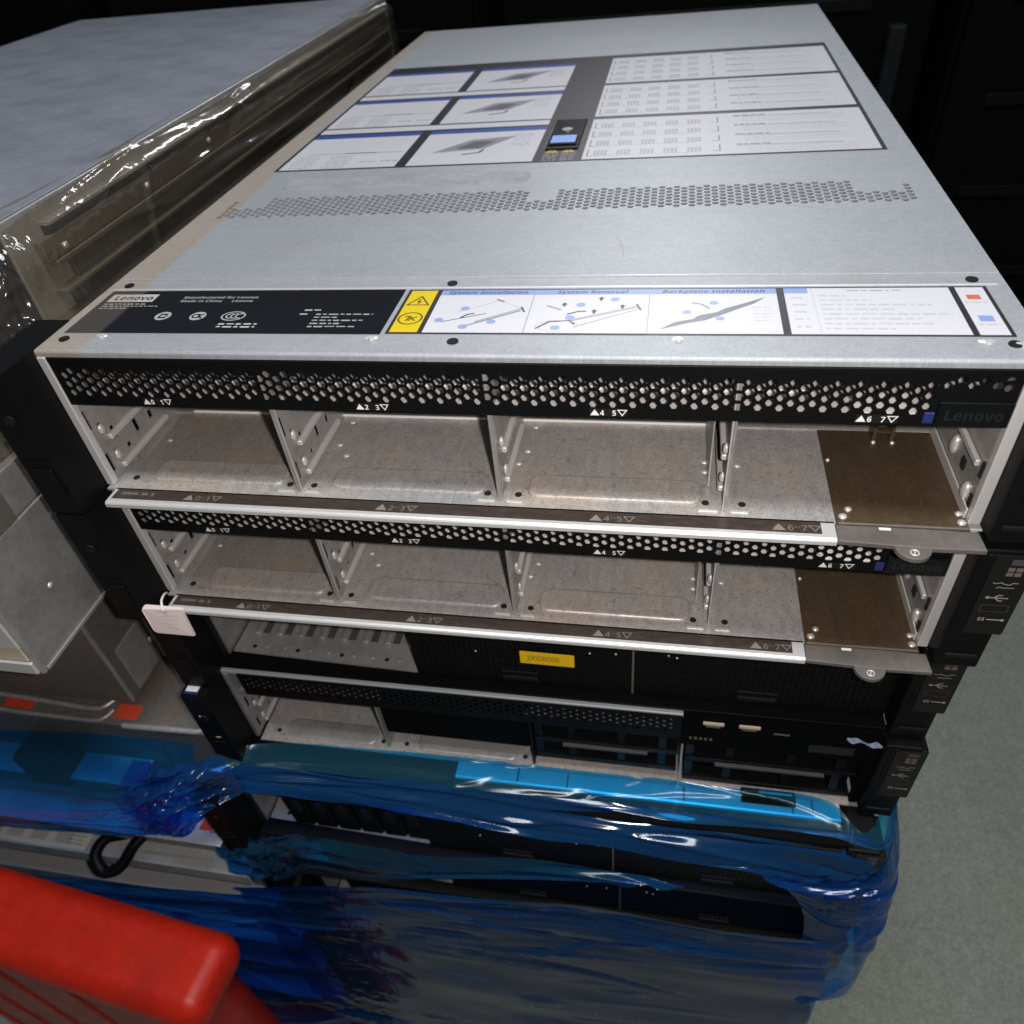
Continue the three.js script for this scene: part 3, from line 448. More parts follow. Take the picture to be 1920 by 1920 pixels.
function makeMixedServer() {
  const t = new THREE.Group();
  shell(t, false, M.charcoal);
  obj('flange', [B(0.0004, 0.0040, 0.0012, SH - 0.0034, -0.0035, 0.0008, 0.0006)], M.shadeSteel, t); obj('flange', [B(0.4364, 0.4416, 0.0012, SH - 0.0034, -0.0035, 0.0008, 0.0006)], M.blackMatte, t);
  grille(t, 0.0120, 0.3222, SH - 0.0262, SH - 0.0042, 6, [0.0170, 0.3180], 0.0015, () => 0);
  obj('bay_roof', [B(0.0045, 0.4365, SH - 0.0280, SH - 0.0270, -0.13, -0.0030)], M.steel, t);
  const f = obj('bay_floor', [B(0.0055, 0.4364, 0, 0.0012, -0.13, 0.0030)], M.floorSteel, t);
  for (const [a, b] of [[0.026, 0.096], [0.133, 0.206]]) obj('pressed_panel', [slab(roundRect(a, b, 0.004, 0.0165, 0.004), 0.0011, 0.0013, 0.0009, 0.0018)], M.steel, f);
  const hd = []; for (const x of [0.0175, 0.1035, 0.122, 0.2135]) hd.push(disc(x, 0.0013, -0.0065, 0.0018, 0.0004)); hd.forEach((h) => obj('floor_hole', h, M.dark, f));
  obj('divider', [B(0.1085, 0.1100, 0.0012, SH - 0.028, -0.12, -0.002)], M.steel, t);
  obj('divider', [B(0.2205, 0.2216, 0.0012, SH - 0.028, -0.12, -0.001)], M.charcoal, t);
  obj('divider', [B(0.3232, 0.3246, 0.0012, SH - 0.028, -0.12, 0.0005)], M.steel, t);
  bayWall(t, 0.0024, 0.0014, false, M.shadeSteel);
  fillerPanel(t, 0.1115, 0.2185, 0.0200, SH - 0.0270, -0.004, false, 'drive_filler', M.blackMatte);
  const caddy = (x0, x1, y0) => {
    const g = []; const h = SH - 0.028 - y0;
    g.push(B(x0, x1, y0, SH - 0.028, -0.030, -0.012));
    for (const k of [0, 0.5, 1]) g.push(B(x0, x1, y0 + k * (h - 0.004), y0 + k * (h - 0.004) + 0.004, -0.012, -0.002, 0.0006));
    for (const k of [0, 0.25, 0.62, 0.92]) g.push(B(x0 + k * (x1 - x0 - 0.006), x0 + k * (x1 - x0 - 0.006) + 0.006, y0, SH - 0.028, -0.012, -0.003, 0.0006));
    const c = obj('drive_caddy', g, M.black, t);
    obj('caddy_rail', [B(x0 + 0.02, x1 - 0.02, y0 + h * 0.46, y0 + h * 0.46 + 0.0022, -0.002, 0.0006, 0.0004)], M.caddyGrey, c);
  };
  caddy(0.2235, 0.3215, 0.0120); caddy(0.3262, 0.4362, 0.0030);
  const panel = obj('port_panel', [B(0.3225, 0.4415, SH - 0.0320, SH + 0.0002, -0.012, 0.0012, 0.0004), B(0.3225, 0.4448, SH + 0.0003, SH + 0.0010, -0.0060, 0.0012, 0.0003)], M.blackMatte, t);
  for (const x of [0.3350, 0.3570]) { const p = obj('port', [B(x, x + 0.0130, SH - 0.0064, SH - 0.0036, -0.001, 0.0022, 0.0004)], M.beige, panel); obj('port_print', [B(x + 0.002, x + 0.011, SH - 0.0096, SH - 0.0080, 0.0008, 0.0014)], M.dullSteel, p); }
  obj('port', [B(0.3785, 0.3880, SH - 0.0108, SH - 0.0092, 0.0008, 0.0014)], M.dullSteel, panel);
  obj('badge_print', [flatFront(0.4010, 0.4280, SH - 0.0260, SH - 0.0175, 0.0014)], std({ map: logoTex, roughness: 0.35 }), panel, true);
  const tx = []; for (let i = 0; i < 5; i++) tx.push(B(0.3275 + i * 0.0032, 0.3292 + i * 0.0032, SH - 0.0246, SH - 0.0222, 0.0010, 0.0015)); obj('bay_number', tx, M.dullSteel, panel);
  const lip = obj('front_lip', [profileX([[0.0030, 0.0000], [0.0030, 0.0012], [0.0138, 0.0012], [0.0150, 0.0007], [0.0155, 0.0000], [0.0155, -0.0030], [0.0146, -0.0030], [0.0143, 0.0]], 0.1650, 0.4300)], M.edge, t); obj('front_lip', [B(0.0076, 0.1645, -0.002, 0.0008, 0.0030, 0.0150, 0.0004)], M.blackMatte, t);
  for (const [a, b] of [[0.2100, 0.2112], [0.2460, 0.2470], [0.3270, 0.3284], [0.3990, 0.4000], [0.4120, 0.4130]]) obj('lip_joint', B(a, b, 0.0006, 0.0015, 0.0032, 0.0140), M.caddyGrey, t);
  obj('release_tab', [B(0.3660, 0.4020, 0.0014, 0.0032, -0.001, 0.0100, 0.0008)], M.blackMatte, lip); obj('thumb_mark', [B(0.3780, 0.4000, 0.0030, 0.0038, 0.001, 0.0026, 0.0003)], M.edge, lip);
  ears(t, 0.0240, 0.0080);
  return t;
}
function place(o, i, dx, dz, name, label, group) { o.name = numbered(name); o.position.set(dx, H - SH - PITCH * i, dz); scene.add(o); o.userData = { label, category: 'server', group }; return o; }
const G1 = 'servers in the main stack';
place(makeOpenServer(true), 0, 0, 0, 'rack_server', 'topmost grey server with printed labels on its lid and four open empty bays', G1);
const open2 = makeOpenServer(false);
place(open2, 1, 0, 0, 'rack_server', 'open server with empty bays directly under the top one, paper tag at its corner', G1);
const drv = place(makeDriveServer(), 2, 0.0005, -0.0135, 'rack_server', 'third server down, black front with the yellow sticker', G1);
{
  const asset = canvasTex(512, 128, (g, w, h) => { g.fillStyle = '#f5c400'; g.fillRect(0, 0, w, h); g.fillStyle = '#7a5c00'; g.font = '74px sans-serif'; g.fillText('J900R006', 70, 90); });
  const s = thing('sticker', 'yellow sticker with a code on the black front of the third server', 'sticker', 0.2365, H - 0.2290, -0.0110);
  const g = new THREE.BoxGeometry(0.0345, 0.0118, 0.0003); g.rotateZ(-0.012); g.translate(0, 0.0062, 0);
  obj('sticker_print', [g], std({ map: asset, roughness: 0.55 }), s, true);
}
const mixServer = makeMixedServer();
{ const e = mixServer.children.find((c) => c.name === 'rack_ear'); obj('ear_label', [B(-0.0165, -0.0060, SH + 0.0005, SH + 0.0009, 0.0130, 0.0220)], M.blue, e); obj('ear_label', [B(-0.0160, -0.0070, SH + 0.0008, SH + 0.0011, 0.0155, 0.0200)], M.white, e);
  for (const [x, y] of [[-0.0112, 0.060], [-0.0090, 0.057], [-0.0072, 0.034]]) obj('ear_mark', [B(x - 0.0016, x + 0.0016, y, y + 0.0016, 0.0238, 0.0243)], M.beige, e); }
const mix = place(mixServer, 3, 0, -0.0045, 'rack_server', 'fourth server down, grille across its top and blue film over its lip', G1);
const under = [[-0.009, 0.026, 'fifth server down, black front showing in the gap between blue film bands'], [-0.004, 0.020, 'sixth server down, black ribbed front under the second blue film band'], [0.002, 0.018, 'seventh server down, wholly wrapped in blue film'], [0, 0.016, 'eighth server down, wrapped in blue film'], [0.001, 0.018, 'ninth server down, third from the pallet, wrapped in blue film'], [-0.002, 0.016, 'tenth server down, next to lowest on the pallet'], [0, 0.018, 'lowest server of the stack, standing on the pallet']];
const drv2 = makeDriveServer(true);
under.forEach(([dx, dz, label], k) => place(k ? drv2.clone() : drv2, 4 + k, dx, dz, 'rack_server', label, G1));

// ---------------------------------------------------------------- paper tag
{
  const tex = canvasTex(256, 160, (g, w, h) => { g.fillStyle = '#d8c6c2'; g.fillRect(0, 0, w, h); g.strokeStyle = '#b3a3a0'; g.lineWidth = 3; for (let i = 0; i < 5; i++) squiggle(g, 74 + (i % 3) * 12, 26 + i * 23, 84 + (i % 2) * 20, 13, 16); });
  const t = thing('paper_tag', 'pale pink paper tag with scribbled writing hanging at the left end of the second lip', 'tag', 0.0195, H - 0.1640, 0.0300);
  const s = roundRect(-0.0140, 0.0135, -0.0105, 0.0100, 0.0025);
  const g = new THREE.ExtrudeGeometry(s, { depth: 0.0004, bevelEnabled: false }), p = g.attributes.position, uv = g.attributes.uv;
  for (let i = 0; i < p.count; i++) { uv.setXY(i, (p.getX(i) + 0.0140) / 0.0275, (p.getY(i) + 0.0105) / 0.0205); const y = p.getY(i); p.setZ(i, p.getZ(i) - 4 * Math.max(0, y - 0.004) ** 2 * 30); p.setX(i, p.getX(i) - 0.10 * y); }
  g.computeVertexNormals();
  obj('paper', [g], std({ map: tex, roughness: 0.8 }), t, true);
  const c = new THREE.CatmullRomCurve3([new THREE.Vector3(0.000, 0.0095, -0.001), new THREE.Vector3(-0.003, 0.0115, -0.006), new THREE.Vector3(-0.007, 0.0085, -0.014), new THREE.Vector3(-0.011, 0.0030, -0.020)]);
  obj('string', [new THREE.TubeGeometry(c, 12, 0.0007, 6)], M.white, t);
}

// ---------------------------------------------------------------- stack to the left
const GL = 'servers in the left stack';
function sideBox(name, label, x0, x1, y0, y1, z0, z1, mat, extras) { const t = thing(name, label, 'server', 0, H + y0, 0, GL); obj('chassis', [B(x0, x1, 0, y1 - y0, z0, z1, 0.0012)], mat, t); if (extras) extras(t, y0); return t; }
sideBox('side_server', 'flat lidded server on top of the left stack, slide rails along its side', -0.505, -0.066, -0.052, 0.030, -0.82, -0.082, M.shadeSteel, (t, y0) => {
  const R = (a, b, z0, z1, o, m, n = 'slide_rail') => obj(n, [B(-0.066, -0.066 + o, a - y0, b - y0, z0, z1, 0.0006)], m, t);
  R(0.0180, 0.0205, -0.80, -0.112, 0.007, M.shadeSteel); R(0.0115, 0.0178, -0.80, -0.112, 0.003, M.blackMatte); R(0.000, 0.0125, -0.80, -0.100, 0.0055, M.dullSteel); R(-0.0035, -0.0005, -0.80, -0.105, 0.0075, M.dullSteel);
  R(-0.0160, -0.004, -0.80, -0.12, 0.004, M.caddyGrey); R(-0.0190, -0.0165, -0.80, -0.10, 0.0085, M.dullSteel); R(-0.030, -0.020, -0.80, -0.11, 0.004, M.charcoal); R(-0.0345, -0.0310, -0.80, -0.09, 0.010, M.dullSteel); R(-0.050, -0.036, -0.80, -0.085, 0.005, M.blackMatte);
  const sc = []; for (const [z, y] of [[-0.215, 0.006], [-0.310, 0.008], [-0.118, 0.004]]) sc.push(dome(-0.0600, y - y0, z, 0.0016, 0.0022, 0.0022)); obj('rail_screw', sc, M.bright, t);
  obj('front_face', [B(-0.50, -0.068, 0.002, 0.078, -0.0825, -0.079)], M.charcoal, t);
  obj('lid', [B(-0.504, -0.0668, 0.0818, 0.0830, -0.82, -0.083, 0.0005)], std({ color: new THREE.Color(0.36, 0.38, 0.44), metalness: 0.3, roughness: 0.6, map: rep(grain, 6) }), t);
});
sideBox('side_server', 'dark server second from the top of the left stack', -0.505, -0.066, -0.0740, -0.0525, -0.80, 0.0, M.dullSteel);
sideBox('side_server', 'thin steel server in the middle of the left stack above the broad plate', -0.505, -0.061, -0.1020, -0.0745, -0.80, 0.035, M.shadeSteel, (t, y0) => { obj('side_bracket', [B(-0.061, -0.0595, 0.001, 0.027, 0.0125, 0.034, 0.0004)], M.dullSteel, t); });
sideBox('side_server', 'broad steel server jutting forward from the left stack with pale bezel strip', -0.505, -0.060, -0.1900, -0.1026, -0.80, 0.0570, M.shadeSteel, (t, y0) => {
  obj('bezel_trim', [B(-0.50, -0.061, 0.003, 0.013, 0.057, 0.0595, 0.0008), B(-0.50, -0.061, 0.026, 0.083, 0.057, 0.0590, 0.0008)], M.edge, t); obj('bezel_strip', [B(-0.50, -0.063, 0.0140, 0.0250, 0.057, 0.0580)], M.beige, t);
  obj('side_flange', [B(-0.0600, -0.0590, 0.001, 0.0865, 0.0540, 0.0565, 0.0004), B(-0.0600, -0.0588, 0.0005, 0.0030, -0.30, 0.0535, 0.0004)], M.steel, t);
  obj('side_plate', [B(-0.0600, -0.0585, 0.010, 0.070, -0.11, -0.030, 0.0006)], M.shadeSteel, t);
  const sc = []; for (const [z, y] of [[0.020, -0.150], [-0.040, -0.118], [-0.02, -0.175], [0.046, -0.120], [-0.036, -0.165]]) sc.push(dome(-0.0600, y - y0, z, 0.0012, 0.0020, 0.0020)); obj('side_screw', sc, M.bright, t);
});
sideBox('side_server', 'dark steel server set back under the broad one in the left stack', -0.505, -0.0900, -0.3090, -0.1906, -0.80, -0.0010, M.dullSteel, (t, y0) => {
  const sc = []; for (const [z, y] of [[-0.030, -0.262], [-0.045, -0.285], [-0.026, -0.270]]) sc.push(dome(-0.0900, y - y0, z, 0.0016, 0.0030, 0.0026)); obj('side_screw', sc, M.bright, t);
  obj('side_bracket', [B(-0.0900, -0.0865, 0.0, 0.062, -0.12, -0.0460, 0.0006)], M.shadeSteel, t); obj('side_flange', [B(-0.0900, -0.0892, 0.001, 0.117, -0.0040, -0.0012, 0.0003)], M.steel, t);
  obj('side_plate', [B(-0.0900, -0.0880, 0.004, 0.050, -0.0400, -0.0120, 0.0006)], M.shadeSteel, t);
});
function rim(pts, r, y) { return new THREE.TubeGeometry(new THREE.CatmullRomCurve3(pts.map(([x, z]) => new THREE.Vector3(x, y, z)), false, 'catmullrom', 0.1), 60, r, 6); }
sideBox('side_server', 'flat lidded server low in the left stack with two red stickers on its lid', -0.505, -0.0200, -0.400, -0.312, -0.80, 0.0170, M.dullSteel, (t, y0) => {
  const ly = -0.312 - y0;
  obj('lid_rib', [rim([[-0.40, -0.006], [-0.1900, 0.002], [-0.1260, 0.0055], [-0.1150, 0.0040], [-0.108, -0.008], [-0.1040, -0.03]], 0.0024, ly - 0.0004), rim([[-0.40, 0.016], [-0.180, 0.0240], [-0.1180, 0.0245], [-0.1085, 0.0220], [-0.1055, 0.0140]].map(([a, b]) => [a, b - 0.009]), 0.0020, ly - 0.0004), rim([[-0.09, 0.0165], [-0.030, 0.0150], [-0.0225, 0.0115], [-0.0205, -0.02]], 0.0026, ly - 0.0008)], M.steel, t);
  obj('silver_ledge', [B(-0.50, -0.085, -0.3630 - y0, -0.3605 - y0, 0.0165, 0.0400, 0.0006)], M.paleZinc, t); obj('latch', [B(-0.184, -0.146, -0.3720 - y0, -0.3340 - y0, 0.0165, 0.0430, 0.004)], M.black, t);
  obj('red_sticker', [B(-0.1020, -0.0820, ly, ly + 0.0004, -0.0010, 0.0115)], M.red, t); obj('red_sticker', [B(-0.2000, -0.1740, ly, ly + 0.0004, 0.0000, 0.0120)], M.red, t);
});
sideBox('side_server', 'server under the blue film in the left stack with a silver ledge and black latch', -0.505, -0.0260, -0.4900, -0.401, -0.80, 0.0300, M.shadeSteel, (t, y0) => {
  obj('silver_ledge', [B(-0.50, -0.030, -0.4185 - y0, -0.4165 - y0, 0.028, 0.0540, 0.0006)], M.paleZinc, t);
  obj('red_sticker', [B(-0.054, -0.042, -0.4165 - y0, -0.4161 - y0, 0.034, 0.043)], M.red, t);
});
sideBox('side_server', 'lower server of the left stack with bright front ledge, white label and black handle', -0.505, -0.0400, -0.5900, -0.5005, -0.80, 0.0180, M.shadeSteel, (t, y0) => {
  const ly = -0.5000 - y0;
  obj('silver_ledge', [B(-0.50, -0.0380, ly - 0.0016, ly, 0.010, 0.0440, 0.0006), B(-0.50, -0.039, ly - 0.016, ly - 0.001, 0.0425, 0.0440, 0.0005)], M.paleZinc, t);
  obj('pressed_rib', [B(-0.150, -0.075, ly, ly + 0.0012, 0.034, 0.0368, 0.0006)], M.bright, t);
  const lb = canvasTex(512, 96, (g, w, h) => { g.fillStyle = '#d8dad4'; g.fillRect(0, 0, w, h); g.fillStyle = '#b9bdb8'; for (const x of [40, 180, 320]) g.fillRect(x, 18, 90, 54); for (let i = 0; i < 3; i++) textLine(g, 390, 20 + i * 22, 90, 10, '#8e928e'); });
  obj('paper_label', [flatTop(-0.300, -0.2050, 0.026, 0.0420, ly + 0.0002)], std({ map: lb, roughness: 0.6 }), t, true);
  const hc = new THREE.CatmullRomCurve3([[-0.172, 0.004, 0.022], [-0.182, 0.016, 0.034], [-0.184, 0.014, 0.048], [-0.172, 0.006, 0.058], [-0.158, 0.010, 0.054], [-0.148, 0.020, 0.036], [-0.142, 0.020, 0.022]].map(([x, y, z]) => new THREE.Vector3(x, y + ly - 0.004, z)));
  obj('handle', [new THREE.TubeGeometry(hc, 40, 0.0052, 8)], M.black, t); obj('red_sticker', [B(-0.066, -0.052, ly, ly + 0.0004, 0.020, 0.030)], M.red, t);
});
for (const [y1, y0, dz, label] of [[-0.591, -0.680, 0.014, 'steel server in the left stack behind the red bin'], [-0.681, -0.770, 0.02, 'steel server third from the bottom of the left stack'], [-0.771, -0.860, 0.016, 'steel server second from the bottom of the left stack'], [-0.861, -0.948, 0.02, 'lowest steel server of the left stack on the floor pallet']])
  sideBox('side_server', label, -0.505, -0.045, y0, y1, -0.80, dz, M.shadeSteel, (t, b) => obj('silver_ledge', [B(-0.50, -0.046, y1 - b - 0.004, y1 - b - 0.0012, dz, dz + 0.02, 0.0006)], M.edge, t));

// ---------------------------------------------------------------- plastic film
function curve(pts) { return new THREE.CatmullRomCurve3(pts.map(([x, y, z]) => new THREE.Vector3(x, y + H, z)), false, 'centripetal'); }
function ridge(x, y, s) { return 1 - Math.abs(2 * vn(x, y, s) - 1); }
function sheet(rows, nu, nv, fold, push = [0, 0.25, 1]) {          // a sheet through several curves, creased by fold(u, v) metres
  const cs = rows.map(curve), pu = cs.map((c) => { const a = []; for (let i = 0; i <= nu; i++) a.push(c.getPoint(i / nu)); return a; });
  const pos = [], idx = [], uv = [], d = new THREE.Vector3(...push).normalize();
  for (let i = 0; i <= nu; i++) {
    const col = cs.length > 2 ? new THREE.CatmullRomCurve3(pu.map((a) => a[i]), false, 'centripetal') : new THREE.LineCurve3(pu[0][i], pu[1][i]);
    for (let j = 0; j <= nv; j++) { const p = col.getPoint(j / nv).addScaledVector(d, fold(i / nu, j / nv)); pos.push(p.x, p.y, p.z); uv.push(i / nu, j / nv); }
  }
  for (let i = 0; i < nu; i++) for (let j = 0; j < nv; j++) { const a = i * (nv + 1) + j, b = a + nv + 1; idx.push(a, a + 1, b, b, a + 1, b + 1); }
  const g = new THREE.BufferGeometry(); g.setAttribute('position', new THREE.Float32BufferAttribute(pos, 3)); g.setAttribute('uv', new THREE.Float32BufferAttribute(uv, 2)); g.setIndex(idx); g.computeVertexNormals(); return g;
}
const blueFilm = new THREE.MeshPhysicalMaterial({ color: new THREE.Color(0.035, 0.25, 0.74), roughness: 0.11, transmission: 0.90, specularIntensity: 0.6, thickness: 0, ior: 1.55, side: THREE.DoubleSide });      // several layers
const thinFilm = new THREE.MeshPhysicalMaterial({ color: new THREE.Color(0.12, 0.60, 0.92), roughness: 0.15, transmission: 0.95, specularIntensity: 0.8, thickness: 0, ior: 1.5, side: THREE.DoubleSide });        // one layer
const midFilm = new THREE.MeshPhysicalMaterial({ color: new THREE.Color(0.055, 0.38, 0.76), roughness: 0.11, transmission: 0.94, specularIntensity: 0.4, thickness: 0, ior: 1.5, side: THREE.DoubleSide });
const clearFilm = new THREE.MeshPhysicalMaterial({ color: new THREE.Color(0.80, 0.75, 0.66), roughness: 0.12, transmission: 0.965, specularIntensity: 0.9, thickness: 0, ior: 1.5, side: THREE.DoubleSide });
// film folds: soft billows, single creases pulled mostly along the sheet, and crumpled patches; L by T is the sheet's size in metres
function folds(s, L, T, amp, n, crumple = () => 0, slant = 0.16) {
  const cr = [];
  for (let i = 0; i < n; i++) {
    const q = (k) => hash(i, k, s), th = (q(1) - 0.5) * 2 * (q(2) < 0.22 ? 0.9 : slant), len = 0.025 + 0.13 * q(3) ** 1.5 * Math.min(1, L / 0.3);
    cr.push([q(4) * L, q(5) * T, Math.cos(th), Math.sin(th), len, 0.0016 + 0.0030 * q(6), (q(7) < 0.3 ? -1 : 1) * (0.0012 + 0.0026 * q(8)), 6 + 16 * q(9)]);
  }
  return (u, v) => {
    const x = u * L, y = v * T;
    let d = amp * 2 * (fbm(x * 9, y * 22, s, 2) - 0.5);
    for (const [cx, cy, c, sn, len, w, h, bend] of cr) {
      const dx = x - cx, dy = y - cy, t = dx * c + dy * sn; if (Math.abs(t) > len) continue;
      const e = (-dx * sn + dy * c) - bend * 0.02 * (t * t - len * len * 0.3); if (Math.abs(e) > 4 * w) continue;
      const win = 1 - (t / len) ** 2; d += h * win * win * Math.exp(-((e / w) ** 2));
    }
    const c = crumple(u, v);
    if (c > 0) d += c * 0.0042 * (ridge(x * 85, y * 95 + x * 30, s + 11) + 0.55 * ridge(x * 190 + y * 60, y * 170, s + 13) - 0.8);
    return d;
  };
}
const near = (c, w) => (u) => Math.max(0, 1 - Math.abs(u - c) / w);
{
  const t = thing('stretch_wrap', 'blue stretch film wound in folded bands round the lower servers of the main stack', 'plastic film', 0, 0, 0);
  const bl = (name, g, mat = blueFilm) => { const m = new THREE.Mesh(g, mat); m.name = name; m.castShadow = m.receiveShadow = true; t.add(m); return m; };
  const r0 = [[-0.026, -0.332, 0.026], [0.006, -0.3370, 0.006], [0.1080, -0.3385, -0.002], [0.2180, -0.3385, -0.003], [0.3270, -0.3390, -0.002], [0.424, -0.3395, 0.000], [0.4440, -0.3445, 0.016], [0.470, -0.3520, -0.03]];
  const r1 = [[-0.024, -0.342, 0.032], [0.010, -0.341, 0.020], [0.1090, -0.3400, 0.018], [0.2200, -0.3400, 0.018], [0.3280, -0.3410, 0.0195], [0.424, -0.3420, 0.020], [0.4560, -0.345, 0.022], [0.474, -0.348, -0.03]];
  const r2 = [[-0.022, -0.350, 0.036], [0.030, -0.3490, 0.030], [0.1090, -0.3480, 0.031], [0.2200, -0.352, 0.032], [0.3280, -0.3580, 0.033], [0.4000, -0.3660, 0.034], [0.4560, -0.372, 0.030], [0.476, -0.37, -0.03]];
  const r3 = [[-0.012, -0.3620, 0.039], [0.0416, -0.3460, 0.037], [0.1091, -0.3440, 0.039], [0.1632, -0.3525, 0.039], [0.2243, -0.3630, 0.039], [0.2735, -0.3630, 0.039], [0.3287, -0.3700, 0.039], [0.3786, -0.3730, 0.039], [0.4180, -0.396, 0.039], [0.458, -0.401, 0.033], [0.478, -0.401, -0.027]];
  bl('film_band', sheet([r0, r1.map(([x, y, z]) => [x, y - 0.002, z + 0.002])], 300, 30, folds(97, 0.5, 0.022, 0.0008, 16, () => 0.06)), thinFilm);
  bl('film_band', sheet([r1.map(([x, y, z]) => [x, y + 0.001, z + 0.001]), r2, r3], 460, 64, folds(101, 0.52, 0.05, 0.0022, 34, (u, v) => 0.7 * near(0.0, 0.09)(u) + 0.9 * near(0.80, 0.09)(u) * clamp(v * 3 - 1) + 0.25 * near(0.3, 0.1)(u) * clamp(v * 3 - 1.5))));
  bl('film_drape', sheet([
    [[0.3650, -0.3660, 0.037], [0.4000, -0.3760, 0.038], [0.4400, -0.378, 0.036], [0.4650, -0.372, 0.028], [0.480, -0.37, -0.04]],
    [[0.3950, -0.3850, 0.038], [0.4160, -0.400, 0.038], [0.4450, -0.405, 0.036], [0.4720, -0.405, 0.026], [0.484, -0.405, -0.04]],
    [[0.4180, -0.4350, 0.038], [0.4330, -0.447, 0.038], [0.4560, -0.45, 0.034], [0.4780, -0.45, 0.024], [0.490, -0.45, -0.04]],
    [[0.4200, -0.6000, 0.040], [0.4400, -0.6000, 0.040], [0.4640, -0.60, 0.036], [0.4840, -0.60, 0.024], [0.494, -0.60, -0.04]]],
    160, 160, folds(131, 0.14, 0.24, 0.0030, 22, (u, v) => 0.7 * near(0.5, 0.4)(u) * near(0.42, 0.22)(v), 0.6)));
  bl('film_band', sheet([
    [[-0.042, -0.4110, 0.046], [0.0023, -0.4091, 0.050], [0.0473, -0.3850, 0.050], [0.1000, -0.3870, 0.050], [0.1463, -0.3900, 0.050], [0.2269, -0.3720, 0.050], [0.3041, -0.3760, 0.050], [0.33, -0.380, 0.050]],
    [[-0.044, -0.440, 0.050], [0.0000, -0.438, 0.055], [0.0473, -0.408, 0.055], [0.1000, -0.4150, 0.054], [0.1463, -0.4060, 0.054], [0.2269, -0.3880, 0.053], [0.3041, -0.3800, 0.052], [0.33, -0.3810, 0.050]],
    [[-0.040, -0.4740, 0.050], [0.0060, -0.4650, 0.053], [0.0473, -0.4335, 0.052], [0.0900, -0.4440, 0.052], [0.1463, -0.4250, 0.052], [0.2269, -0.4020, 0.051], [0.3041, -0.3850, 0.051], [0.33, -0.3822, 0.0503]]],
    360, 50, folds(151, 0.38, 0.06, 0.0024, 24, (u) => 0.9 * near(0.10, 0.16)(u) + 0.05)), midFilm);
  bl('film_band', sheet([
    [[-0.058, -0.520, 0.046], [0.05, -0.4650, 0.052], [0.0911, -0.4540, 0.052], [0.180, -0.4450, 0.052], [0.2626, -0.4380, 0.050], [0.36, -0.462, 0.046], [0.440, -0.47, 0.040]],
    [[-0.060, -0.60, 0.046], [0.05, -0.56, 0.054], [0.0911, -0.55, 0.054], [0.180, -0.545, 0.054], [0.2626, -0.54, 0.052], [0.36, -0.545, 0.048], [0.450, -0.55, 0.042]],
    [[-0.060, -0.80, 0.046], [0.05, -0.80, 0.050], [0.0911, -0.80, 0.050], [0.180, -0.80, 0.050], [0.2626, -0.80, 0.050], [0.36, -0.80, 0.046], [0.460, -0.80, 0.042]],
    [[-0.060, -1.00, 0.046], [0.05, -1.0, 0.050], [0.0911, -1.0, 0.050], [0.180, -1.0, 0.050], [0.2626, -1.0, 0.050], [0.36, -1.0, 0.046], [0.465, -1.0, 0.042]]],
    300, 200, folds(171, 0.5, 0.54, 0.0040, 60, (u, v) => 0.3 * near(0.05, 0.2)(u), 0.3)));
  const bunchFold = folds(191, 0.10, 0.10, 0.002, 30, () => 1.3, 0.8);
  // bunched film at the corner between the two stacks
  bl('film_bunch', sheet([
    [[-0.085, -0.338, 0.030], [-0.060, -0.318, 0.040], [-0.030, -0.3080, 0.046], [0.004, -0.3060, 0.036]],
    [[-0.100, -0.360, 0.044], [-0.060, -0.340, 0.054], [-0.030, -0.3350, 0.054], [0.006, -0.3400, 0.038]],
    [[-0.112, -0.395, 0.046], [-0.070, -0.372, 0.056], [-0.036, -0.3600, 0.056], [0.004, -0.3550, 0.038]],
    [[-0.090, -0.412, 0.046], [-0.066, -0.410, 0.054], [-0.046, -0.3960, 0.054], [-0.030, -0.3700, 0.042]]],
    150, 120, (u, v) => {
      const q = v + 0.25 * (fbm(u * 2, v * 2, 193, 2) - 0.5), e = Math.min(1, 6 * u, 6 * (1 - u), 8 * v, 8 * (1 - v));
      return e * (0.0075 * (ridge(u * 1.6, q * 4 + u * 2.2, 191) ** 2 + 0.55 * ridge(u * 2.6 + 3, q * 9 + u * 4, 195) ** 3 - 0.4) + bunchFold(u, v));
    }, [0.1, 0.5, 1]));
}
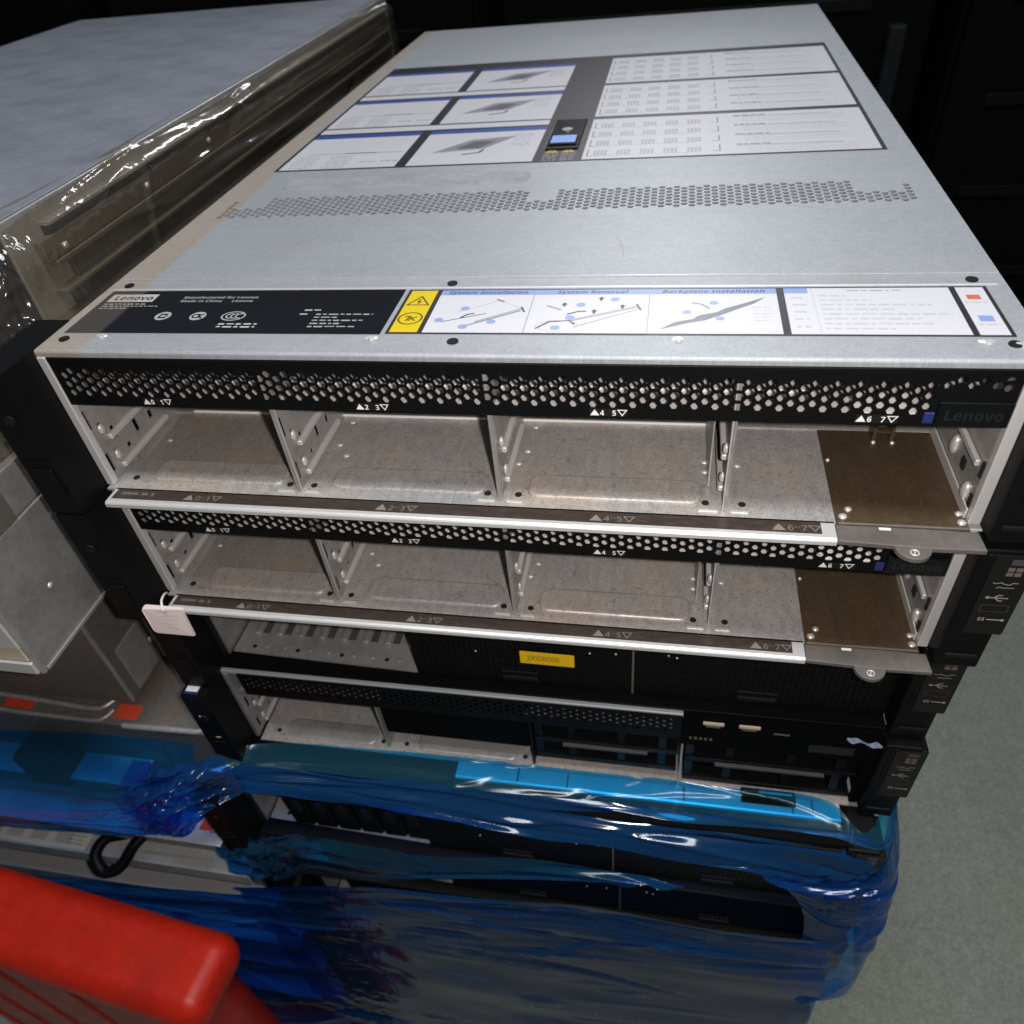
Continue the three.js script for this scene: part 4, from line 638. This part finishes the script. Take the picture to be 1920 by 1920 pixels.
{
  const t = thing('stretch_wrap', 'dark blue stretch film hanging across the front of the left stack', 'plastic film', 0, 0, 0);
  const m = new THREE.Mesh(sheet([
    [[-0.46, -0.330, 0.050], [-0.30, -0.320, 0.040], [-0.185, -0.3125, 0.0350], [-0.0955, -0.3110, 0.0275], [-0.0250, -0.3110, 0.0240]],
    [[-0.46, -0.350, 0.062], [-0.30, -0.345, 0.060], [-0.190, -0.345, 0.0560], [-0.1000, -0.345, 0.0540], [-0.0250, -0.340, 0.0440]],
    [[-0.46, -0.395, 0.066], [-0.30, -0.390, 0.066], [-0.200, -0.385, 0.0640], [-0.1200, -0.380, 0.0600], [-0.0450, -0.370, 0.0500]],
    [[-0.46, -0.430, 0.064], [-0.30, -0.424, 0.064], [-0.235, -0.416, 0.0620], [-0.1619, -0.414, 0.0600], [-0.0971, -0.412, 0.0560], [-0.060, -0.408, 0.050]]],
    260, 70, folds(211, 0.44, 0.11, 0.0028, 34, (u, v) => 0.9 * near(0.92, 0.22)(u) * clamp(v * 3))), midFilm);
  m.name = 'film_band'; m.castShadow = m.receiveShadow = true; t.add(m);
  const m2 = new THREE.Mesh(sheet([
    [[-0.46, -0.532, 0.066], [-0.30, -0.528, 0.062], [-0.19, -0.526, 0.058], [-0.10, -0.524, 0.054], [-0.036, -0.522, 0.050]],
    [[-0.46, -0.60, 0.066], [-0.30, -0.60, 0.064], [-0.19, -0.60, 0.060], [-0.10, -0.60, 0.056], [-0.030, -0.60, 0.048]],
    [[-0.46, -0.98, 0.060], [-0.30, -0.98, 0.058], [-0.19, -0.98, 0.056], [-0.10, -0.98, 0.054], [-0.030, -0.98, 0.046]]],
    220, 160, folds(231, 0.44, 0.46, 0.0036, 50, (u, v) => 0.5 * near(0.1, 0.06)(v))) , blueFilm);
  m2.name = 'film_band'; m2.castShadow = m2.receiveShadow = true; t.add(m2);
}
{
  const t = thing('clear_wrap', 'clear crinkled plastic film over the slide rails of the left stack', 'plastic film', 0, 0, 0);
  const m = new THREE.Mesh(sheet([
    [[-0.073, 0.0312, -0.80], [-0.073, 0.0312, -0.45], [-0.074, 0.0312, -0.25], [-0.076, 0.0315, -0.14], [-0.090, 0.0310, -0.070], [-0.120, 0.026, -0.030]],
    [[-0.054, 0.0200, -0.80], [-0.054, 0.0200, -0.45], [-0.054, 0.0200, -0.25], [-0.053, 0.0200, -0.14], [-0.060, 0.016, -0.060], [-0.110, 0.006, 0.000]],
    [[-0.053, -0.004, -0.80], [-0.053, -0.004, -0.45], [-0.053, -0.004, -0.25], [-0.050, -0.006, -0.14], [-0.052, -0.012, -0.050], [-0.090, -0.022, 0.020]],
    [[-0.050, -0.038, -0.80], [-0.050, -0.038, -0.45], [-0.050, -0.038, -0.25], [-0.046, -0.040, -0.14], [-0.042, -0.045, -0.045], [-0.060, -0.052, 0.030]],
    [[-0.048, -0.060, -0.80], [-0.048, -0.060, -0.45], [-0.048, -0.060, -0.25], [-0.042, -0.062, -0.14], [-0.038, -0.066, -0.040], [-0.050, -0.066, 0.016]]],
    300, 110, folds(251, 0.85, 0.10, 0.0024, 46, (u) => 0.12 + 0.8 * near(0.86, 0.22)(u)), [1, 0.3, 0.25]), clearFilm);
  m.name = 'film_sheet'; m.castShadow = m.receiveShadow = true; t.add(m);
}
{
  const t = thing('tape_scrap', 'twisted scrap of clear tape stuck on the port panel of the fourth server', 'tape', 0.4300, H - 0.2630, -0.002);
  const g = new THREE.PlaneGeometry(0.022, 0.004, 30, 4), p = g.attributes.position; for (let i = 0; i < p.count; i++) { const x = p.getX(i), y = p.getY(i); p.setXYZ(i, x, y - x * 0.30 + 0.0014 * Math.sin(x * 420), 0.003 + 0.0016 * Math.sin(x * 500 + y * 300)); } g.computeVertexNormals();
  obj('tape', [g], new THREE.MeshPhysicalMaterial({ color: new THREE.Color(0.55, 0.7, 0.95), roughness: 0.2, transmission: 0.3, thickness: 0, side: THREE.DoubleSide }), t, true);
}

// ---------------------------------------------------------------- red bin in front of the left stack
{
  const t = thing('folded_crate', 'red folded plastic crate standing upright in front of the left stack', 'crate', -0.25, 0, 0.112); t.rotation.y = -0.10; t.scale.y = 1.125;
  const redP = phys({ color: new THREE.Color(0.62, 0.022, 0.008), map: rep(grain, 5), roughness: 0.55, roughnessMap: rep(roughT, 6), specularIntensity: 0.5 });
  obj('panel', [new RoundedBoxGeometry(0.47, 0.53, 0.050, 5, 0.024).translate(0, 0.270, 0)], redP, t);
  obj('rim', [new RoundedBoxGeometry(0.50, 0.035, 0.066, 5, 0.017).translate(0, 0.5245, 0)], redP, t);
  for (const x of [-0.18, -0.09, 0, 0.09, 0.18]) obj('rib', [B(x - 0.007, x + 0.007, 0.03, 0.49, 0.023, 0.0275, 0.002)], redP, t);
  obj('foot', [B(-0.15, 0.15, 0, 0.012, -0.035, 0.035, 0.004)], redP, t);
}

// ---------------------------------------------------------------- floor, pallets, dark cabinets behind
{
  const floorMap = noiseTex(512, (u, v) => { const n = fbm(u * 6, v * 6, 301, 5, 6), f = fbm(u * 90, v * 90, 311, 2, 90), h = hash(Math.floor(u * 512), Math.floor(v * 512), 12), k = 0.64 + 0.05 * (n - 0.5) + 0.05 * (f - 0.5) + 0.14 * (h - 0.5), w = fbm(u * 4 + 9, v * 4, 321, 3, 4); return [k * (0.97 + 0.06 * w), k * (1.0 - 0.01 * w), k * (0.96 - 0.05 * w)]; }, true);
  const g = new THREE.PlaneGeometry(14, 14); g.rotateX(-Math.PI / 2);
  const f = new THREE.Mesh(boxUV(g), std({ map: rep(floorMap, 0.9), color: new THREE.Color(0.72, 0.76, 0.74), roughness: 0.75 })); f.name = 'floor'; f.receiveShadow = true; f.userData = { kind: 'structure' }; scene.add(f);
}
const wood = std({ color: new THREE.Color(0.36, 0.25, 0.15), map: rep(rust, 3), roughness: 0.8 });
function pallet(x, z, label) {
  const t = thing('pallet', label, 'pallet', x, 0, z, 'pallets under the stacks');
  for (let i = 0; i < 5; i++) obj('board', [B(-0.27, 0.27, 0.080, 0.1000, -0.40 + i * 0.175, -0.29 + i * 0.175, 0.002)], wood, t);
  for (let i = 0; i < 3; i++) obj('runner', [B(-0.27 + i * 0.22, -0.17 + i * 0.22, 0, 0.0795, -0.40, 0.41, 0.002)], wood, t);
}
pallet(0.2225, -0.38, 'wooden pallet under the main stack of servers'); pallet(-0.36, -0.40, 'wooden pallet under the left stack of servers');
function cabinet(x, label) {
  const t = thing('server_cabinet', label, 'cabinet', x, 0, -1.75, 'black cabinets behind the stacks');
  obj('body', [B(-0.38, 0.38, 0, 1.62, -0.40, 0.38, 0.006)], M.blackMatte, t);
  const d = obj('door', [B(-0.37, 0.37, 0.03, 1.59, 0.382, 0.40, 0.004)], M.blackMatte, t); obj('handle', [B(0.30, 0.33, 0.75, 0.92, 0.40, 0.43, 0.006)], M.charcoal, d);
  for (let i = 0; i < 9; i++) obj('door_slat', [B(-0.31, 0.27, 0.14 + i * 0.16, 0.16 + i * 0.16, 0.400, 0.406, 0.002)], M.black, d);
}
[[-1.25, 'leftmost black cabinet in the dark behind the stacks'], [-0.45, 'black cabinet in the dark behind the left stack'], [0.35, 'black cabinet in the dark straight behind the main stack'], [1.15, 'black cabinet in the dark beyond the right edge of the lid'], [1.95, 'rightmost black cabinet in the dark behind the stacks']].forEach(([x, l]) => cabinet(x, l));
{
  const t = thing('cable_bundle', 'loose black cable lying along the right edge of the top lid', 'cable', 0.470, H - 0.03, -0.29);
  const c = new THREE.CatmullRomCurve3([[-0.010, -0.004, -0.30], [-0.012, -0.004, -0.15], [-0.008, 0.000, 0.0], [-0.012, -0.004, 0.10], [-0.012, -0.02, 0.16]].map((p) => new THREE.Vector3(...p)));
  obj('cable', [new THREE.TubeGeometry(c, 60, 0.0035, 8)], M.black, t);
}
renderer.render(scene, camera);
